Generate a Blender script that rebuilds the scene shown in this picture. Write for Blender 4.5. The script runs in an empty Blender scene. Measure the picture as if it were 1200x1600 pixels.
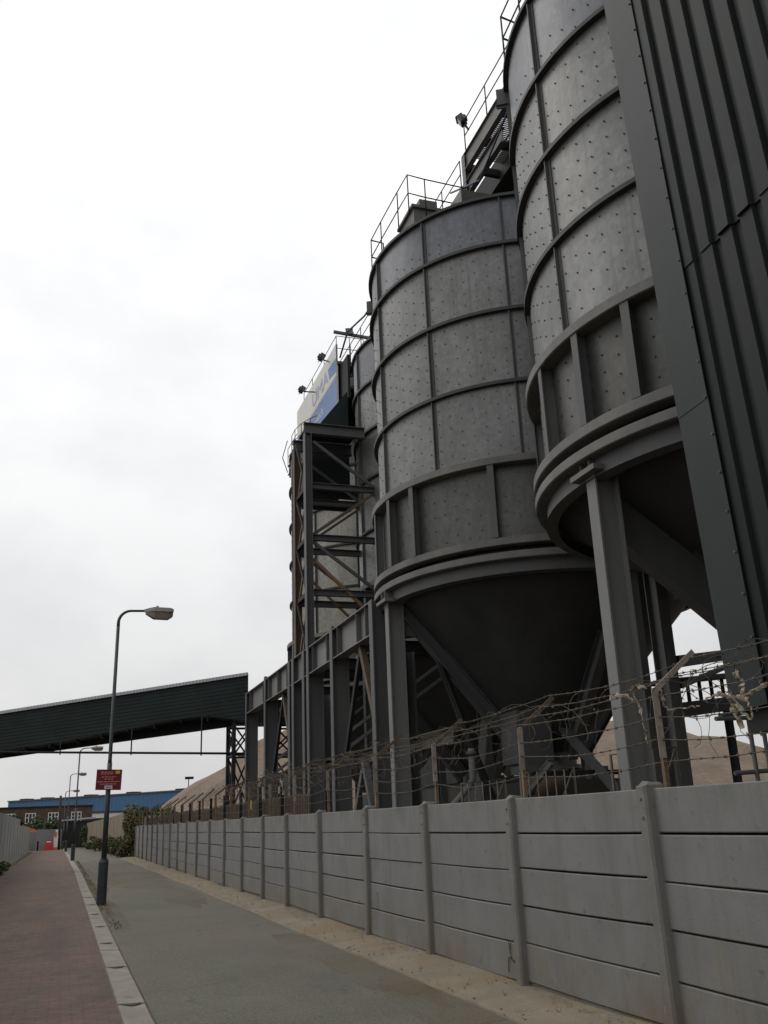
import bpy, math, random
from mathutils import Vector, Matrix, noise
random.seed(7)
S = bpy.context.scene
C = S.collection
R_ = math.radians

# ------------------------------------------------------------------ camera
yaw, pitch, roll = R_(19.0), R_(18.3), R_(2.3)
W = Vector((math.sin(yaw)*math.cos(pitch), math.cos(yaw)*math.cos(pitch), math.sin(pitch)))
rt = Vector((math.cos(yaw), -math.sin(yaw), 0)); up = rt.cross(W)
RX = rt*math.cos(roll) - up*math.sin(roll)
UP = up*math.cos(roll) + rt*math.sin(roll)
cam = bpy.data.objects.new('camera', bpy.data.cameras.new('camera')); C.objects.link(cam)
cam.matrix_world = Matrix(((RX.x, UP.x, -W.x, 0), (RX.y, UP.y, -W.y, 0), (RX.z, UP.z, -W.z, 1.65), (0, 0, 0, 1)))
cam.data.lens = 1450/1600*36; cam.data.sensor_width = 36
cam.data.clip_start = 0.05; cam.data.clip_end = 3000
S.camera = cam

# ------------------------------------------------------------------ world, sun, exposure
SUN_EL, SUN_AZ = 45, -45          # azimuth from +Y, negative to the left
wd = bpy.data.worlds.new('World'); S.world = wd; wd.use_nodes = True
nt = wd.node_tree; nt.nodes.clear()
def N(t, tree=None, **kw):
    n = (tree or nt).nodes.new(t)
    for k, v in kw.items(): setattr(n, k, v)
    return n
out = N('ShaderNodeOutputWorld'); bg = N('ShaderNodeBackground'); bg.inputs[1].default_value = 0.1
sky = N('ShaderNodeTexSky', sky_type='NISHITA', sun_disc=False)
sky.sun_elevation = R_(SUN_EL); sky.sun_rotation = R_(SUN_AZ); sky.dust_density = 4
tc = N('ShaderNodeTexCoord')
sep = N('ShaderNodeSeparateXYZ'); nt.links.new(tc.outputs['Generated'], sep.inputs[0])
grad = N('ShaderNodeValToRGB'); nt.links.new(sep.outputs[2], grad.inputs[0])
e = grad.color_ramp.elements
e[0].position = 0.0; e[0].color = (.68, .683, .683, 1)
e[1].position = 0.62; e[1].color = (1.10, 1.10, 1.10, 1)
for p, c in ((.06, .70), (.16, .79), (.30, .92), (.42, 1.0)):
    k = e.new(p); k.color = (c, c, c*1.004, 1)
mp = N('ShaderNodeMapping'); mp.inputs['Scale'].default_value = (3.0, 3.0, 4.6); mp.inputs['Location'].default_value = (.35, 1.3, .25)
nt.links.new(tc.outputs['Generated'], mp.inputs[0])
nz = N('ShaderNodeTexNoise'); nz.inputs['Scale'].default_value = 1.5; nz.inputs['Detail'].default_value = 7; nz.inputs['Roughness'].default_value = .52
nt.links.new(mp.outputs[0], nz.inputs[0])
cr = N('ShaderNodeValToRGB'); nt.links.new(nz.outputs[0], cr.inputs[0])
cr.color_ramp.elements[0].position = .34; cr.color_ramp.elements[0].color = (.91, .913, .922, 1)
cr.color_ramp.elements[1].position = .60; cr.color_ramp.elements[1].color = (1.03, 1.03, 1.028, 1)
mul = N('ShaderNodeMix', data_type='RGBA', blend_type='MULTIPLY'); mul.inputs[0].default_value = 1
nt.links.new(grad.outputs[0], mul.inputs[6]); nt.links.new(cr.outputs[0], mul.inputs[7])
ten = N('ShaderNodeVectorMath', operation='SCALE'); ten.inputs['Scale'].default_value = 10.2
# overcast sky: dimmed out of view behind the viewer to darken near faces, bright sunwards
sd = Vector((math.sin(R_(SUN_AZ))*math.cos(R_(SUN_EL)), math.cos(R_(SUN_AZ))*math.cos(R_(SUN_EL)), math.sin(R_(SUN_EL))))
dt = N('ShaderNodeVectorMath', operation='DOT_PRODUCT'); dt.inputs[1].default_value = sd
nt.links.new(tc.outputs['Generated'], dt.inputs[0])
dm = N('ShaderNodeMapRange', interpolation_type='SMOOTHSTEP'); dm.inputs[1].default_value = -.75; dm.inputs[2].default_value = .34; dm.inputs[3].default_value = .16; dm.inputs[4].default_value = 1.0
nt.links.new(dt.outputs['Value'], dm.inputs[0])
dk = N('ShaderNodeVectorMath', operation='SCALE'); nt.links.new(mul.outputs[2], dk.inputs[0]); nt.links.new(dm.outputs[0], dk.inputs['Scale'])
nt.links.new(dk.outputs[0], ten.inputs[0])
mx = N('ShaderNodeMix', data_type='RGBA'); mx.inputs[0].default_value = .94
nt.links.new(sky.outputs[0], mx.inputs[6]); nt.links.new(ten.outputs[0], mx.inputs[7])
nt.links.new(mx.outputs[2], bg.inputs[0]); nt.links.new(bg.outputs[0], out.inputs[0])
sl = bpy.data.lights.new('sun', 'SUN'); sl.energy = 0.5; sl.angle = R_(30); sl.color = (1, .97, .93)
so = bpy.data.objects.new('sun', sl); C.objects.link(so)
d = Vector((math.sin(R_(SUN_AZ))*math.cos(R_(SUN_EL)), math.cos(R_(SUN_AZ))*math.cos(R_(SUN_EL)), math.sin(R_(SUN_EL))))
so.rotation_euler = d.to_track_quat('Z', 'Y').to_euler()
S.view_settings.view_transform = 'Standard'; S.view_settings.look = 'None'
S.view_settings.exposure = 0.0; S.view_settings.gamma = 1.0
S.cycles.max_bounces = 6

# ------------------------------------------------------------------ materials
def mat(name, col, rough=.7, metal=0.0, var=.25, scale=3.0, stretch=(1, 1, 1), bump=0.0, bscale=40, col2=None, fine=0.0, spec=.4):
    """colour with blotchy variation (col -> col2) plus fine grain and bump"""
    m = bpy.data.materials.new(name); m.use_nodes = True
    t = m.node_tree; b = t.nodes['Principled BSDF']
    b.inputs['Roughness'].default_value = rough; b.inputs['Metallic'].default_value = metal
    b.inputs['Specular IOR Level'].default_value = spec
    co = N('ShaderNodeTexCoord', t); ma = N('ShaderNodeMapping', t); ma.inputs['Scale'].default_value = stretch
    t.links.new(co.outputs['Object'], ma.inputs[0])
    n1 = N('ShaderNodeTexNoise', t); n1.inputs['Scale'].default_value = scale; n1.inputs['Detail'].default_value = 8; n1.inputs['Roughness'].default_value = .62
    t.links.new(ma.outputs[0], n1.inputs[0])
    r = N('ShaderNodeValToRGB', t); t.links.new(n1.outputs[0], r.inputs[0])
    lo = tuple(c*(1-var) for c in col) if col2 is None else col2
    hi = tuple(min(1, c*(1+var)) for c in col) if col2 is None else col
    r.color_ramp.elements[0].position = .32; r.color_ramp.elements[0].color = (*lo, 1)
    r.color_ramp.elements[1].position = .66; r.color_ramp.elements[1].color = (*hi, 1)
    src = r.outputs[0]
    if fine:
        n2 = N('ShaderNodeTexNoise', t); n2.inputs['Scale'].default_value = bscale; n2.inputs['Detail'].default_value = 3
        t.links.new(co.outputs['Object'], n2.inputs[0])
        r2 = N('ShaderNodeValToRGB', t); t.links.new(n2.outputs[0], r2.inputs[0])
        r2.color_ramp.elements[0].position = .3; r2.color_ramp.elements[0].color = (1-fine,)*3 + (1,)
        r2.color_ramp.elements[1].position = .7; r2.color_ramp.elements[1].color = (1+fine,)*3 + (1,)
        k = N('ShaderNodeMix', t, data_type='RGBA', blend_type='MULTIPLY'); k.inputs[0].default_value = 1
        t.links.new(src, k.inputs[6]); t.links.new(r2.outputs[0], k.inputs[7]); src = k.outputs[2]
    t.links.new(src, b.inputs['Base Color'])
    if bump:
        n3 = N('ShaderNodeTexNoise', t); n3.inputs['Scale'].default_value = bscale; n3.inputs['Detail'].default_value = 5
        t.links.new(co.outputs['Object'], n3.inputs[0])
        bp = N('ShaderNodeBump', t); bp.inputs['Strength'].default_value = bump; bp.inputs['Distance'].default_value = .02
        t.links.new(n3.outputs[0], bp.inputs['Height']); t.links.new(bp.outputs[0], b.inputs['Normal'])
    m['_src'] = 0
    return m

def over(m, col, scale, lo, hi, stretch=(1, 1, 1), detail=6, zmask=None):
    """lays patches of another colour over a material (rust, sand, stains)"""
    t = m.node_tree; b = t.nodes['Principled BSDF']; src = b.inputs['Base Color'].links[0].from_socket
    co = N('ShaderNodeTexCoord', t); ma = N('ShaderNodeMapping', t); ma.inputs['Scale'].default_value = stretch; ma.inputs['Location'].default_value = (3.1, 7.7, 1.9)
    t.links.new(co.outputs['Object'], ma.inputs[0])
    n = N('ShaderNodeTexNoise', t); n.inputs['Scale'].default_value = scale; n.inputs['Detail'].default_value = detail; n.inputs['Roughness'].default_value = .65
    t.links.new(ma.outputs[0], n.inputs[0])
    r = N('ShaderNodeMapRange', t); r.inputs[1].default_value = lo; r.inputs[2].default_value = hi
    t.links.new(n.outputs[0], r.inputs[0]); f = r.outputs[0]
    if zmask:                       # (axis, from, to) limits the stain to a band of the object
        ax, a, bb = zmask
        s = N('ShaderNodeSeparateXYZ', t); t.links.new(co.outputs['Object'], s.inputs[0])
        q = N('ShaderNodeMapRange', t); q.inputs[1].default_value = a; q.inputs[2].default_value = bb
        t.links.new(s.outputs[ax], q.inputs[0])
        mm = N('ShaderNodeMath', t, operation='MULTIPLY'); t.links.new(f, mm.inputs[0]); t.links.new(q.outputs[0], mm.inputs[1]); f = mm.outputs[0]
    k = N('ShaderNodeMix', t, data_type='RGBA'); t.links.new(f, k.inputs[0]); t.links.new(src, k.inputs[6]); k.inputs[7].default_value = (*col, 1)
    t.links.new(k.outputs[2], b.inputs['Base Color'])
    return m

M = {}
def galv(name, col):
    m = mat(name, col, rough=.46, metal=.5, var=.16, scale=.9, stretch=(1, 1, .45), bump=.05, bscale=2.2, fine=.06)
    t = m.node_tree; b = t.nodes['Principled BSDF']; src = b.inputs['Base Color'].links[0].from_socket
    co = N('ShaderNodeTexCoord', t)
    v = N('ShaderNodeTexVoronoi', t); v.inputs['Scale'].default_value = 11; v.inputs['Randomness'].default_value = 1
    t.links.new(co.outputs['Object'], v.inputs[0])
    bw = N('ShaderNodeRGBToBW', t); t.links.new(v.outputs['Color'], bw.inputs[0])
    r = N('ShaderNodeMapRange', t); r.inputs[3].default_value = .86; r.inputs[4].default_value = 1.18; t.links.new(bw.outputs[0], r.inputs[0])
    k = N('ShaderNodeVectorMath', t, operation='SCALE'); t.links.new(src, k.inputs[0]); t.links.new(r.outputs[0], k.inputs['Scale'])
    t.links.new(k.outputs[0], b.inputs['Base Color'])
    over(m, tuple(c*1.45 for c in col), 1.1, .62, .80, (1, 1, .5))
    over(m, tuple(c*.62 for c in col), 1.6, .54, .85, (5, 5, .16))
    over(m, tuple(c*1.35 for c in col), 1.9, .60, .85, (6, 6, .2))
    over(m, (.10, .085, .068), 2.2, .60, .9, (1.4, 1.4, .12))
    return m
M['galv'] = galv('galvanised_sheet', (.148, .150, .146))
M['galv_grey'] = galv('weathered_sheet', (.082, .082, .076))
M['galv_blue'] = galv('bluish_sheet', (.115, .120, .130))
M['galv_pale'] = galv('brightened_sheet', (.235, .230, .205))  # farthest silo's sheet colour, lightened to make up for the shade on it
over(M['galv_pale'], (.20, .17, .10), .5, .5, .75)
M['bolt'] = mat('bolt_head', (.085, .085, .085), .6, .3)
M['hoop'] = mat('hoop_steel', (.045, .046, .045), .6, .2, .2, 2)
M['flange'] = mat('flange_steel', (.125, .123, .115), .6, .0, .2, 1.6, fine=.08)
over(M['flange'], (.19, .175, .145), 1.5, .56, .75)
M['steel'] = mat('grey_painted_steel', (.085, .087, .088), .6, .0, .14, 1.2, stretch=(1, 1, .3), fine=.06)
over(M['steel'], (.125, .12, .105), 1.3, .52, .8, (1, 1, .25))
over(M['steel'], (.12, .065, .035), 7, .68, .76)
over(M['steel'], (.10, .08, .06), 2.5, .66, .8, (1, 1, .4))
M['steel_pale'] = mat('pale_painted_steel', (.165, .165, .162), .6, .0, .12, 1.2, stretch=(1, 1, .3), fine=.06)
over(M['steel_pale'], (.12, .10, .08), 2.2, .60, .8, (2, 2, .2))
over(M['steel_pale'], (.15, .08, .045), 8, .69, .76)
M['steel_dark'] = mat('dark_steel', (.022, .022, .022), .65, .0, .25, 1.5, spec=.2)
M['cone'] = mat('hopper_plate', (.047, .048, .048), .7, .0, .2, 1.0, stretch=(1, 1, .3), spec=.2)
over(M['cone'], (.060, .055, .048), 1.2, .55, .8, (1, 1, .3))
M['rust'] = mat('rusty_steel', (.19, .125, .075), .75, .0, .3, 4, fine=.15)
M['brown_steel'] = mat('brown_stained_steel', (.10, .075, .05), .7, 0, .22, 3)
M['clad'] = mat('dark_green_cladding', (.0115, .0145, .0142), .5, 0, .16, .6, stretch=(1, 1, .15), fine=.05, bscale=25, spec=.14)
over(M['clad'], (.020, .0225, .0235), 1.0, .5, .85, (1, 2.2, .08))
over(M['clad'], (.021, .0225, .022), 1.4, .56, .85, (1, 9, .12))
over(M['clad'], (.045, .04, .033), 9, .70, .76)
M['flash'] = mat('corner_flashing', (.021, .027, .027), .5, 0, .15, .7, fine=.04, bscale=25, spec=.2)
over(M['flash'], (.022, .021, .02), 3, .6, .85, (1, 3, .25))
M['gallery'] = mat('gallery_cladding', (.018, .025, .024), .6, 0, .2, .6, spec=.2)
M['roofsheet'] = mat('pale_roof_sheet', (.42, .42, .46), .5, 0, .1, 1)
M['conc'] = mat('fence_concrete', (.190, .189, .184), .85, 0, .10, 1.6, bump=.12, bscale=90, fine=.06)
over(M['conc'], (.235, .20, .14), 1.7, .63, .9)
over(M['conc'], (.15, .146, .135), 3.0, .60, .9, (1, 1.6, .25))
over(M['conc'], (.12, .115, .10), 1.0, .52, 1.0, (5, 5, .22))
over(M['conc'], (.215, .21, .20), 1.3, .55, .85, (1, 3, .4))
over(M['conc'], (.165, .125, .075), 2.2, .36, .72, (1, 1.2, .7), zmask=(2, .55, .02))
over(M['conc'], (.085, .095, .06), 3.0, .46, .78, (1, 1, .35), zmask=(2, 1.52, 1.84))
over(M['conc'], (.13, .125, .115), 9, .60, .72, detail=8)
M['conc2'] = mat('fence_post_concrete', (.18, .174, .163), .85, 0, .12, 2, bump=.2, bscale=90, fine=.07)
over(M['conc2'], (.14, .13, .115), 4, .58, .8, (1, 1, .3))
over(M['conc2'], (.15, .115, .07), 3, .35, .7, zmask=(2, .6, .02))
over(M['conc2'], (.085, .09, .06), 4, .42, .75, zmask=(2, 1.45, 1.85))
over(M['conc2'], (.26, .25, .235), 6, .64, .74)
M['gutter'] = mat('kerb_concrete', (.20, .172, .125), .9, 0, .16, 1.6, bump=.4, bscale=60, fine=.16)
over(M['gutter'], (.205, .150, .085), .9, .46, .70)
over(M['gutter'], (.13, .105, .075), 2.8, .60, .75)
M['kerb'] = mat('kerb_stone', (.255, .235, .20), .9, 0, .16, 3, bump=.3, bscale=60, fine=.14)
over(M['kerb'], (.16, .145, .12), 4, .6, .78)
over(M['kerb'], (.20, .175, .135), 1.1, .5, .8)
over(M['kerb'], (.11, .10, .08), 14, .62, .72)
M['notch'] = mat('dark_joint', (.045, .042, .038), .9, 0, .2, 6)
M['asphalt'] = mat('grey_green_tarmac', (.116, .112, .086), .88, 0, .14, .55, bump=.6, bscale=38, fine=.30)
over(M['asphalt'], (.128, .120, .098), .8, .5, .8, (1, .25, 1))
over(M['asphalt'], (.20, .195, .175), 95, .64, .70, detail=2)
over(M['asphalt'], (.05, .05, .045), 70, .66, .72, detail=2)
over(M['asphalt'], (.15, .12, .082), .7, .52, .85, (1, .35, 1))
def cracks(m, scale, col, w, amount):
    t = m.node_tree; b = t.nodes['Principled BSDF']; src = b.inputs['Base Color'].links[0].from_socket
    co = N('ShaderNodeTexCoord', t); nn_ = N('ShaderNodeTexNoise', t); nn_.inputs['Scale'].default_value = 1.5; nn_.inputs['Detail'].default_value = 6
    t.links.new(co.outputs['Object'], nn_.inputs[0]); ad = N('ShaderNodeVectorMath', t, operation='MULTIPLY_ADD'); ad.inputs[1].default_value = (.5, .5, .5)
    t.links.new(nn_.outputs['Color'], ad.inputs[0]); t.links.new(co.outputs['Object'], ad.inputs[2])
    v = N('ShaderNodeTexVoronoi', t, feature='DISTANCE_TO_EDGE'); v.inputs['Scale'].default_value = scale; t.links.new(ad.outputs[0], v.inputs[0])
    r = N('ShaderNodeMapRange', t); r.inputs[1].default_value = 0; r.inputs[2].default_value = w; r.inputs[3].default_value = amount; r.inputs[4].default_value = 0; t.links.new(v.outputs[0], r.inputs[0])
    n2 = N('ShaderNodeTexNoise', t); n2.inputs['Scale'].default_value = .5; t.links.new(co.outputs['Object'], n2.inputs[0])
    q = N('ShaderNodeMapRange', t); q.inputs[1].default_value = .5; q.inputs[2].default_value = .6; t.links.new(n2.outputs[0], q.inputs[0])
    mm = N('ShaderNodeMath', t, operation='MULTIPLY'); t.links.new(r.outputs[0], mm.inputs[0]); t.links.new(q.outputs[0], mm.inputs[1])
    k = N('ShaderNodeMix', t, data_type='RGBA'); t.links.new(mm.outputs[0], k.inputs[0]); t.links.new(src, k.inputs[6]); k.inputs[7].default_value = (*col, 1); t.links.new(k.outputs[2], b.inputs['Base Color'])
cracks(M['asphalt'], .45, (.045, .043, .037), .008, .8)
over(M['asphalt'], (.075, .078, .07), 3.0, .62, .72, (1, .4, 1))
M['soil'] = mat('yard_dirt', (.12, .10, .075), .95, 0, .3, .4, bump=.4, bscale=20, fine=.15)
M['sand'] = mat('sand', (.21, .165, .115), .95, 0, .12, .25, bump=.6, bscale=6, fine=.1)
M['sand2'] = mat('gravel_sand', (.19, .145, .108), .95, 0, .14, .22, bump=.6, bscale=4, fine=.12)
over(M['sand2'], (.13, .098, .072), .35, .48, .72, (1, 1, .3))
over(M['sand2'], (.12, .09, .066), 1.2, .55, .75, (1, 1, .4))
over(M['sand2'], (.25, .20, .155), 3.5, .60, .72)
M['lamp'] = mat('lamp_post_paint', (.040, .048, .050), .5, 0, .2, 4, fine=.06)
over(M['lamp'], (.17, .08, .04), 5, .66, .72)
M['lamphead'] = mat('lamp_head_plastic', (.33, .32, .31), .5, 0, .1, 5)
M['bowl'] = mat('lamp_bowl', (.17, .145, .105), .25, 0, .15, 8)
M['red'] = mat('red_sign_face', (.15, .008, .014), .5, 0, .1, 3)
M['white'] = mat('white_paint', (.7, .7, .68), .6, 0, .06, 3)
M['offwhite'] = mat('sign_offwhite', (.66, .655, .62), .6, 0, .05, 1.2)
M['sblue'] = mat('sign_blue', (.155, .235, .45), .6, 0, .10, 1.0)
M['letter'] = mat('letter_grey', (.36, .41, .55), .6, 0, .05, 3)
M['pale_red'] = mat('faded_lettering', (.52, .22, .20), .6, 0, .1, 5)
M['wire'] = mat('rusty_wire', (.11, .09, .066), .7, .2, .3, 9)
M['galvwire'] = mat('galvanised_wire', (.10, .088, .070), .7, .2, .25, 9)
M['bracket'] = mat('pale_bracket', (.27, .24, .195), .7, 0, .25, 9, stretch=(1, 1, .5))
M['girder'] = mat('dirty_girder', (.065, .06, .052), .75, 0, .25, 2, fine=.1); over(M['girder'], (.12, .10, .075), 1.6, .5, .75, (1, .5, 1))
M['rag'] = mat('torn_plastic', (.30, .25, .185), .85, 0, .35, 12)
M['leaf'] = mat('leaf_green', (.065, .105, .028), .65, 0, .5, 1.6)
M['leaf_d'] = mat('leaf_dark', (.030, .045, .020), .7, 0, .5, 1.2)
M['leaf_b'] = mat('leaf_bronze', (.13, .085, .03), .7, 0, .45, 1.8)
M['leaf_y'] = mat('dry_grass', (.17, .15, .07), .8, 0, .4, 3)
M['bark'] = mat('bark', (.07, .055, .04), .9, 0, .3, 8, bump=.3)
M['brick'] = mat('brown_brick', (.085, .060, .042), .9, 0, .25, 2, fine=.15, bscale=12)
M['bluewall'] = mat('blue_shed_sheet', (.045, .12, .235), .6, 0, .08, .12, stretch=(1, 1, .4))
M['glass'] = mat('window_glass', (.04, .045, .05), .1, 0, .2, 1)
M['greywall'] = mat('grey_hoarding', (.21, .215, .205), .8, 0, .12, .7, fine=.05)
over(M['greywall'], (.16, .15, .12), 1.4, .55, .75, (1, 1, .3))
M['tanwall'] = mat('tan_wall', (.20, .155, .11), .9, 0, .15, 1, fine=.1)
M['orange'] = mat('orange_plastic', (.50, .16, .06), .6, 0, .15, 4)
M['barrier'] = mat('red_plastic', (.42, .03, .04), .5, 0, .15, 5)
M['pole'] = mat('brown_pole', (.045, .03, .028), .85, 0, .2, 4)
M['yellow'] = mat('yellow_plate', (.55, .40, .05), .6, 0, .1, 5)
M['bulb'] = mat('flood_glass', (.35, .34, .33), .2, 0, .1, 5)
M['cable'] = mat('blue_cable', (.03, .04, .10), .5, 0, .1, 3)

def brick_path():
    m = bpy.data.materials.new('brick_paving'); m.use_nodes = True
    t = m.node_tree; b = t.nodes['Principled BSDF']; b.inputs['Roughness'].default_value = .88
    co = N('ShaderNodeTexCoord', t)
    br = N('ShaderNodeTexBrick', t); br.inputs['Scale'].default_value = 1; br.offset = .5
    br.inputs['Brick Width'].default_value = .215; br.inputs['Row Height'].default_value = .108
    br.inputs['Mortar Size'].default_value = .006; br.inputs['Mortar Smooth'].default_value = .3; br.inputs['Bias'].default_value = 0
    br.inputs['Color1'].default_value = (.140, .082, .058, 1); br.inputs['Color2'].default_value = (.100, .064, .047, 1)
    br.inputs['Mortar'].default_value = (.06, .05, .044, 1)
    t.links.new(co.outputs['Object'], br.inputs[0])
    n = N('ShaderNodeTexNoise', t); n.inputs['Scale'].default_value = 1.1; n.inputs['Detail'].default_value = 9; n.inputs['Roughness'].default_value = .7
    t.links.new(co.outputs['Object'], n.inputs[0])
    r = N('ShaderNodeValToRGB', t); t.links.new(n.outputs[0], r.inputs[0])
    r.color_ramp.elements[0].position = .3; r.color_ramp.elements[0].color = (.72, .72, .74, 1)
    r.color_ramp.elements[1].position = .7; r.color_ramp.elements[1].color = (1.22, 1.20, 1.14, 1)
    k = N('ShaderNodeMix', t, data_type='RGBA', blend_type='MULTIPLY'); k.inputs[0].default_value = 1
    t.links.new(br.outputs[0], k.inputs[6]); t.links.new(r.outputs[0], k.inputs[7]); t.links.new(k.outputs[2], b.inputs['Base Color'])
    bp = N('ShaderNodeBump', t); bp.inputs['Strength'].default_value = .5; bp.inputs['Distance'].default_value = .01; bp.invert = True
    t.links.new(br.outputs['Fac'], bp.inputs['Height']); t.links.new(bp.outputs[0], b.inputs['Normal'])
    over(m, (.15, .128, .10), 1.3, .56, .85)
    over(m, (.055, .06, .04), 2.4, .56, .78, (1, .6, 1))
    over(m, (.16, .105, .085), 7, .6, .75, (1, 2, 1), detail=2)
    over(m, (.05, .042, .037), .5, .5, .8, (2.2, .4, 1))
    return m
M['path'] = brick_path()

# ------------------------------------------------------------------ mesh helpers
ORG = {}
class MB:
    def __init__(s): s.v = []; s.f = []; s.mi = []; s.sm = []
    def face(s, pts, mi=0, sm=False):
        i = len(s.v); s.v += [Vector(p) for p in pts]; s.f.append(tuple(range(i, i+len(pts)))); s.mi.append(mi); s.sm.append(sm)
    def idx(s, vs, fs, mi=0, sm=False):
        i = len(s.v); s.v += [Vector(p) for p in vs]
        for f in fs: s.f.append(tuple(i+k for k in f)); s.mi.append(mi); s.sm.append(sm)
    def hexa(s, p, mi=0):           # 8 corners: bottom 4 then top 4
        s.idx(p, [(3, 2, 1, 0), (4, 5, 6, 7), (0, 1, 5, 4), (1, 2, 6, 5), (2, 3, 7, 6), (3, 0, 4, 7)], mi)
    def box(s, x0, x1, y0, y1, z0, z1, mi=0):
        s.hexa([(x0, y0, z0), (x1, y0, z0), (x1, y1, z0), (x0, y1, z0), (x0, y0, z1), (x1, y0, z1), (x1, y1, z1), (x0, y1, z1)], mi)
    def obox(s, c, u, v, w, mi=0):  # centre + three half vectors
        c, u, v, w = map(Vector, (c, u, v, w))
        s.hexa([c-u-v-w, c+u-v-w, c+u+v-w, c-u+v-w, c-u-v+w, c+u-v+w, c+u+v+w, c-u+v+w], mi)
    def frame(s, p0, p1, ref=(0, 0, 1)):
        a = (Vector(p1)-Vector(p0)); a.normalize(); ref = Vector(ref)
        if abs(a.dot(ref)) > .98: ref = Vector((1, 0, 0))
        u = a.cross(ref).normalized(); return a, u, u.cross(a)
    def bar(s, p0, p1, w, h, mi=0, ref=(0, 0, 1)):
        p0, p1 = Vector(p0), Vector(p1); a, u, v = s.frame(p0, p1, ref)
        s.obox((p0+p1)/2, (p1-p0)/2, u*w/2, v*h/2, mi)
    def ibeam(s, p0, p1, w, h, t=.025, mi=0, ref=(0, 0, 1), caps=False):
        """flanges of width w (along u), depth h (along v)"""
        p0, p1 = Vector(p0), Vector(p1); a, u, v = s.frame(p0, p1, ref); L = (p1-p0)/2; c = (p0+p1)/2
        s.obox(c+v*(h/2-t/2), L, u*w/2, v*t/2, mi); s.obox(c-v*(h/2-t/2), L, u*w/2, v*t/2, mi)
        s.obox(c, L, u*t/2, v*(h/2-t), mi)
    def tube(s, pts, r, n=8, mi=0, sm=True, cap=True, r2=None):
        pts = [Vector(p) for p in pts]; rings = []; prev = None
        for i, p in enumerate(pts):
            a = (pts[min(i+1, len(pts)-1)]-pts[max(i-1, 0)])
            if a.length < 1e-9: a = Vector((0, 0, 1))
            a.normalize()
            if prev is None:
                ref = Vector((0, 0, 1)) if abs(a.z) < .95 else Vector((1, 0, 0)); u = a.cross(ref).normalized()
            else:
                u = (prev - a*prev.dot(a)); u = u.normalized() if u.length > 1e-6 else a.cross(Vector((1, 0, .3))).normalized()
            prev = u; w = a.cross(u); rr = r if r2 is None else r+(r2-r)*i/(len(pts)-1)
            rings.append([p+(u*math.cos(2*math.pi*k/n)+w*math.sin(2*math.pi*k/n))*rr for k in range(n)])
        i0 = len(s.v)
        for q in rings: s.v += q
        for i in range(len(pts)-1):
            for k in range(n):
                s.f.append((i0+i*n+k, i0+i*n+(k+1) % n, i0+(i+1)*n+(k+1) % n, i0+(i+1)*n+k)); s.mi.append(mi); s.sm.append(sm)
        if cap:
            s.f.append(tuple(i0+k for k in reversed(range(n)))); s.mi.append(mi); s.sm.append(False)
            e0 = i0+(len(pts)-1)*n; s.f.append(tuple(e0+k for k in range(n))); s.mi.append(mi); s.sm.append(False)
    def lathe(s, prof, cx, cy, n=96, mi=0, sm=True, closed=False):
        """each profile segment gets its own vertices so edges stay crisp"""
        segs = list(zip(prof, prof[1:])) + ([(prof[-1], prof[0])] if closed else [])
        for (r0, z0), (r1, z1) in segs:
            i0 = len(s.v)
            for k in range(n):
                a = 2*math.pi*k/n; ca, sa = math.cos(a), math.sin(a)
                s.v.append(Vector((cx+r0*ca, cy+r0*sa, z0))); s.v.append(Vector((cx+r1*ca, cy+r1*sa, z1)))
            for k in range(n):
                j = (k+1) % n
                s.f.append((i0+2*k, i0+2*j, i0+2*j+1, i0+2*k+1)); s.mi.append(mi); s.sm.append(sm)
    def build(s, name, mats, parent=None, org=None, label=None):
        o3 = Vector(org) if org is not None else (ORG[parent.name] if parent is not None else Vector((0, 0, 0)))
        me = bpy.data.meshes.new(name)
        me.from_pydata([tuple(p-o3) for p in s.v], [], s.f)
        for m in (mats if isinstance(mats, (list, tuple)) else [mats]): me.materials.append(M[m])
        me.polygons.foreach_set('material_index', s.mi); me.polygons.foreach_set('use_smooth', s.sm); me.update()
        o = bpy.data.objects.new(name, me); C.objects.link(o); ORG[o.name] = o3
        if parent is not None: o.parent = parent
        else: o.location = o3
        if label: o['label'] = label
        return o

def thing(name, label, cat, loc, group=None):
    o = bpy.data.objects.new(name, None); C.objects.link(o); o.location = loc; ORG[o.name] = Vector(loc)
    o.empty_display_size = .3; o['label'] = label; o['category'] = cat
    if group: o['group'] = group
    return o
def tag(o, label, cat, group=None, kind=None):
    if label: o['label'] = label
    if cat: o['category'] = cat
    if group: o['group'] = group
    if kind: o['kind'] = kind
    return o
def struct(o, label=None): 
    o['kind'] = 'structure'
    if label: o['label'] = label
    return o
def letters(body, size, parent, name, m, org, ux, uz, depth=.01, align='LEFT', xs=1.0):
    """flat lettering as a mesh in the plane spanned by ux (reading direction) and uz (up)"""
    cu = bpy.data.curves.new(name, 'FONT'); cu.body = body; cu.size = size; cu.extrude = depth; cu.align_x = align
    tmp = bpy.data.objects.new('tmp', cu); C.objects.link(tmp)
    dg = bpy.context.evaluated_depsgraph_get(); dg.update()
    me = bpy.data.meshes.new_from_object(tmp.evaluated_get(dg)); bpy.data.objects.remove(tmp)
    ux, uz = Vector(ux), Vector(uz); un = ux.cross(uz); o3 = ORG[parent.name]
    for v in me.vertices:
        p = Vector(org)+ux*v.co.x*xs+uz*v.co.y+un*v.co.z; v.co = p-o3
    me.materials.clear(); me.materials.append(M[m])
    o = bpy.data.objects.new(name, me); C.objects.link(o); o.parent = parent; ORG[o.name] = o3
    return o
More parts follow.
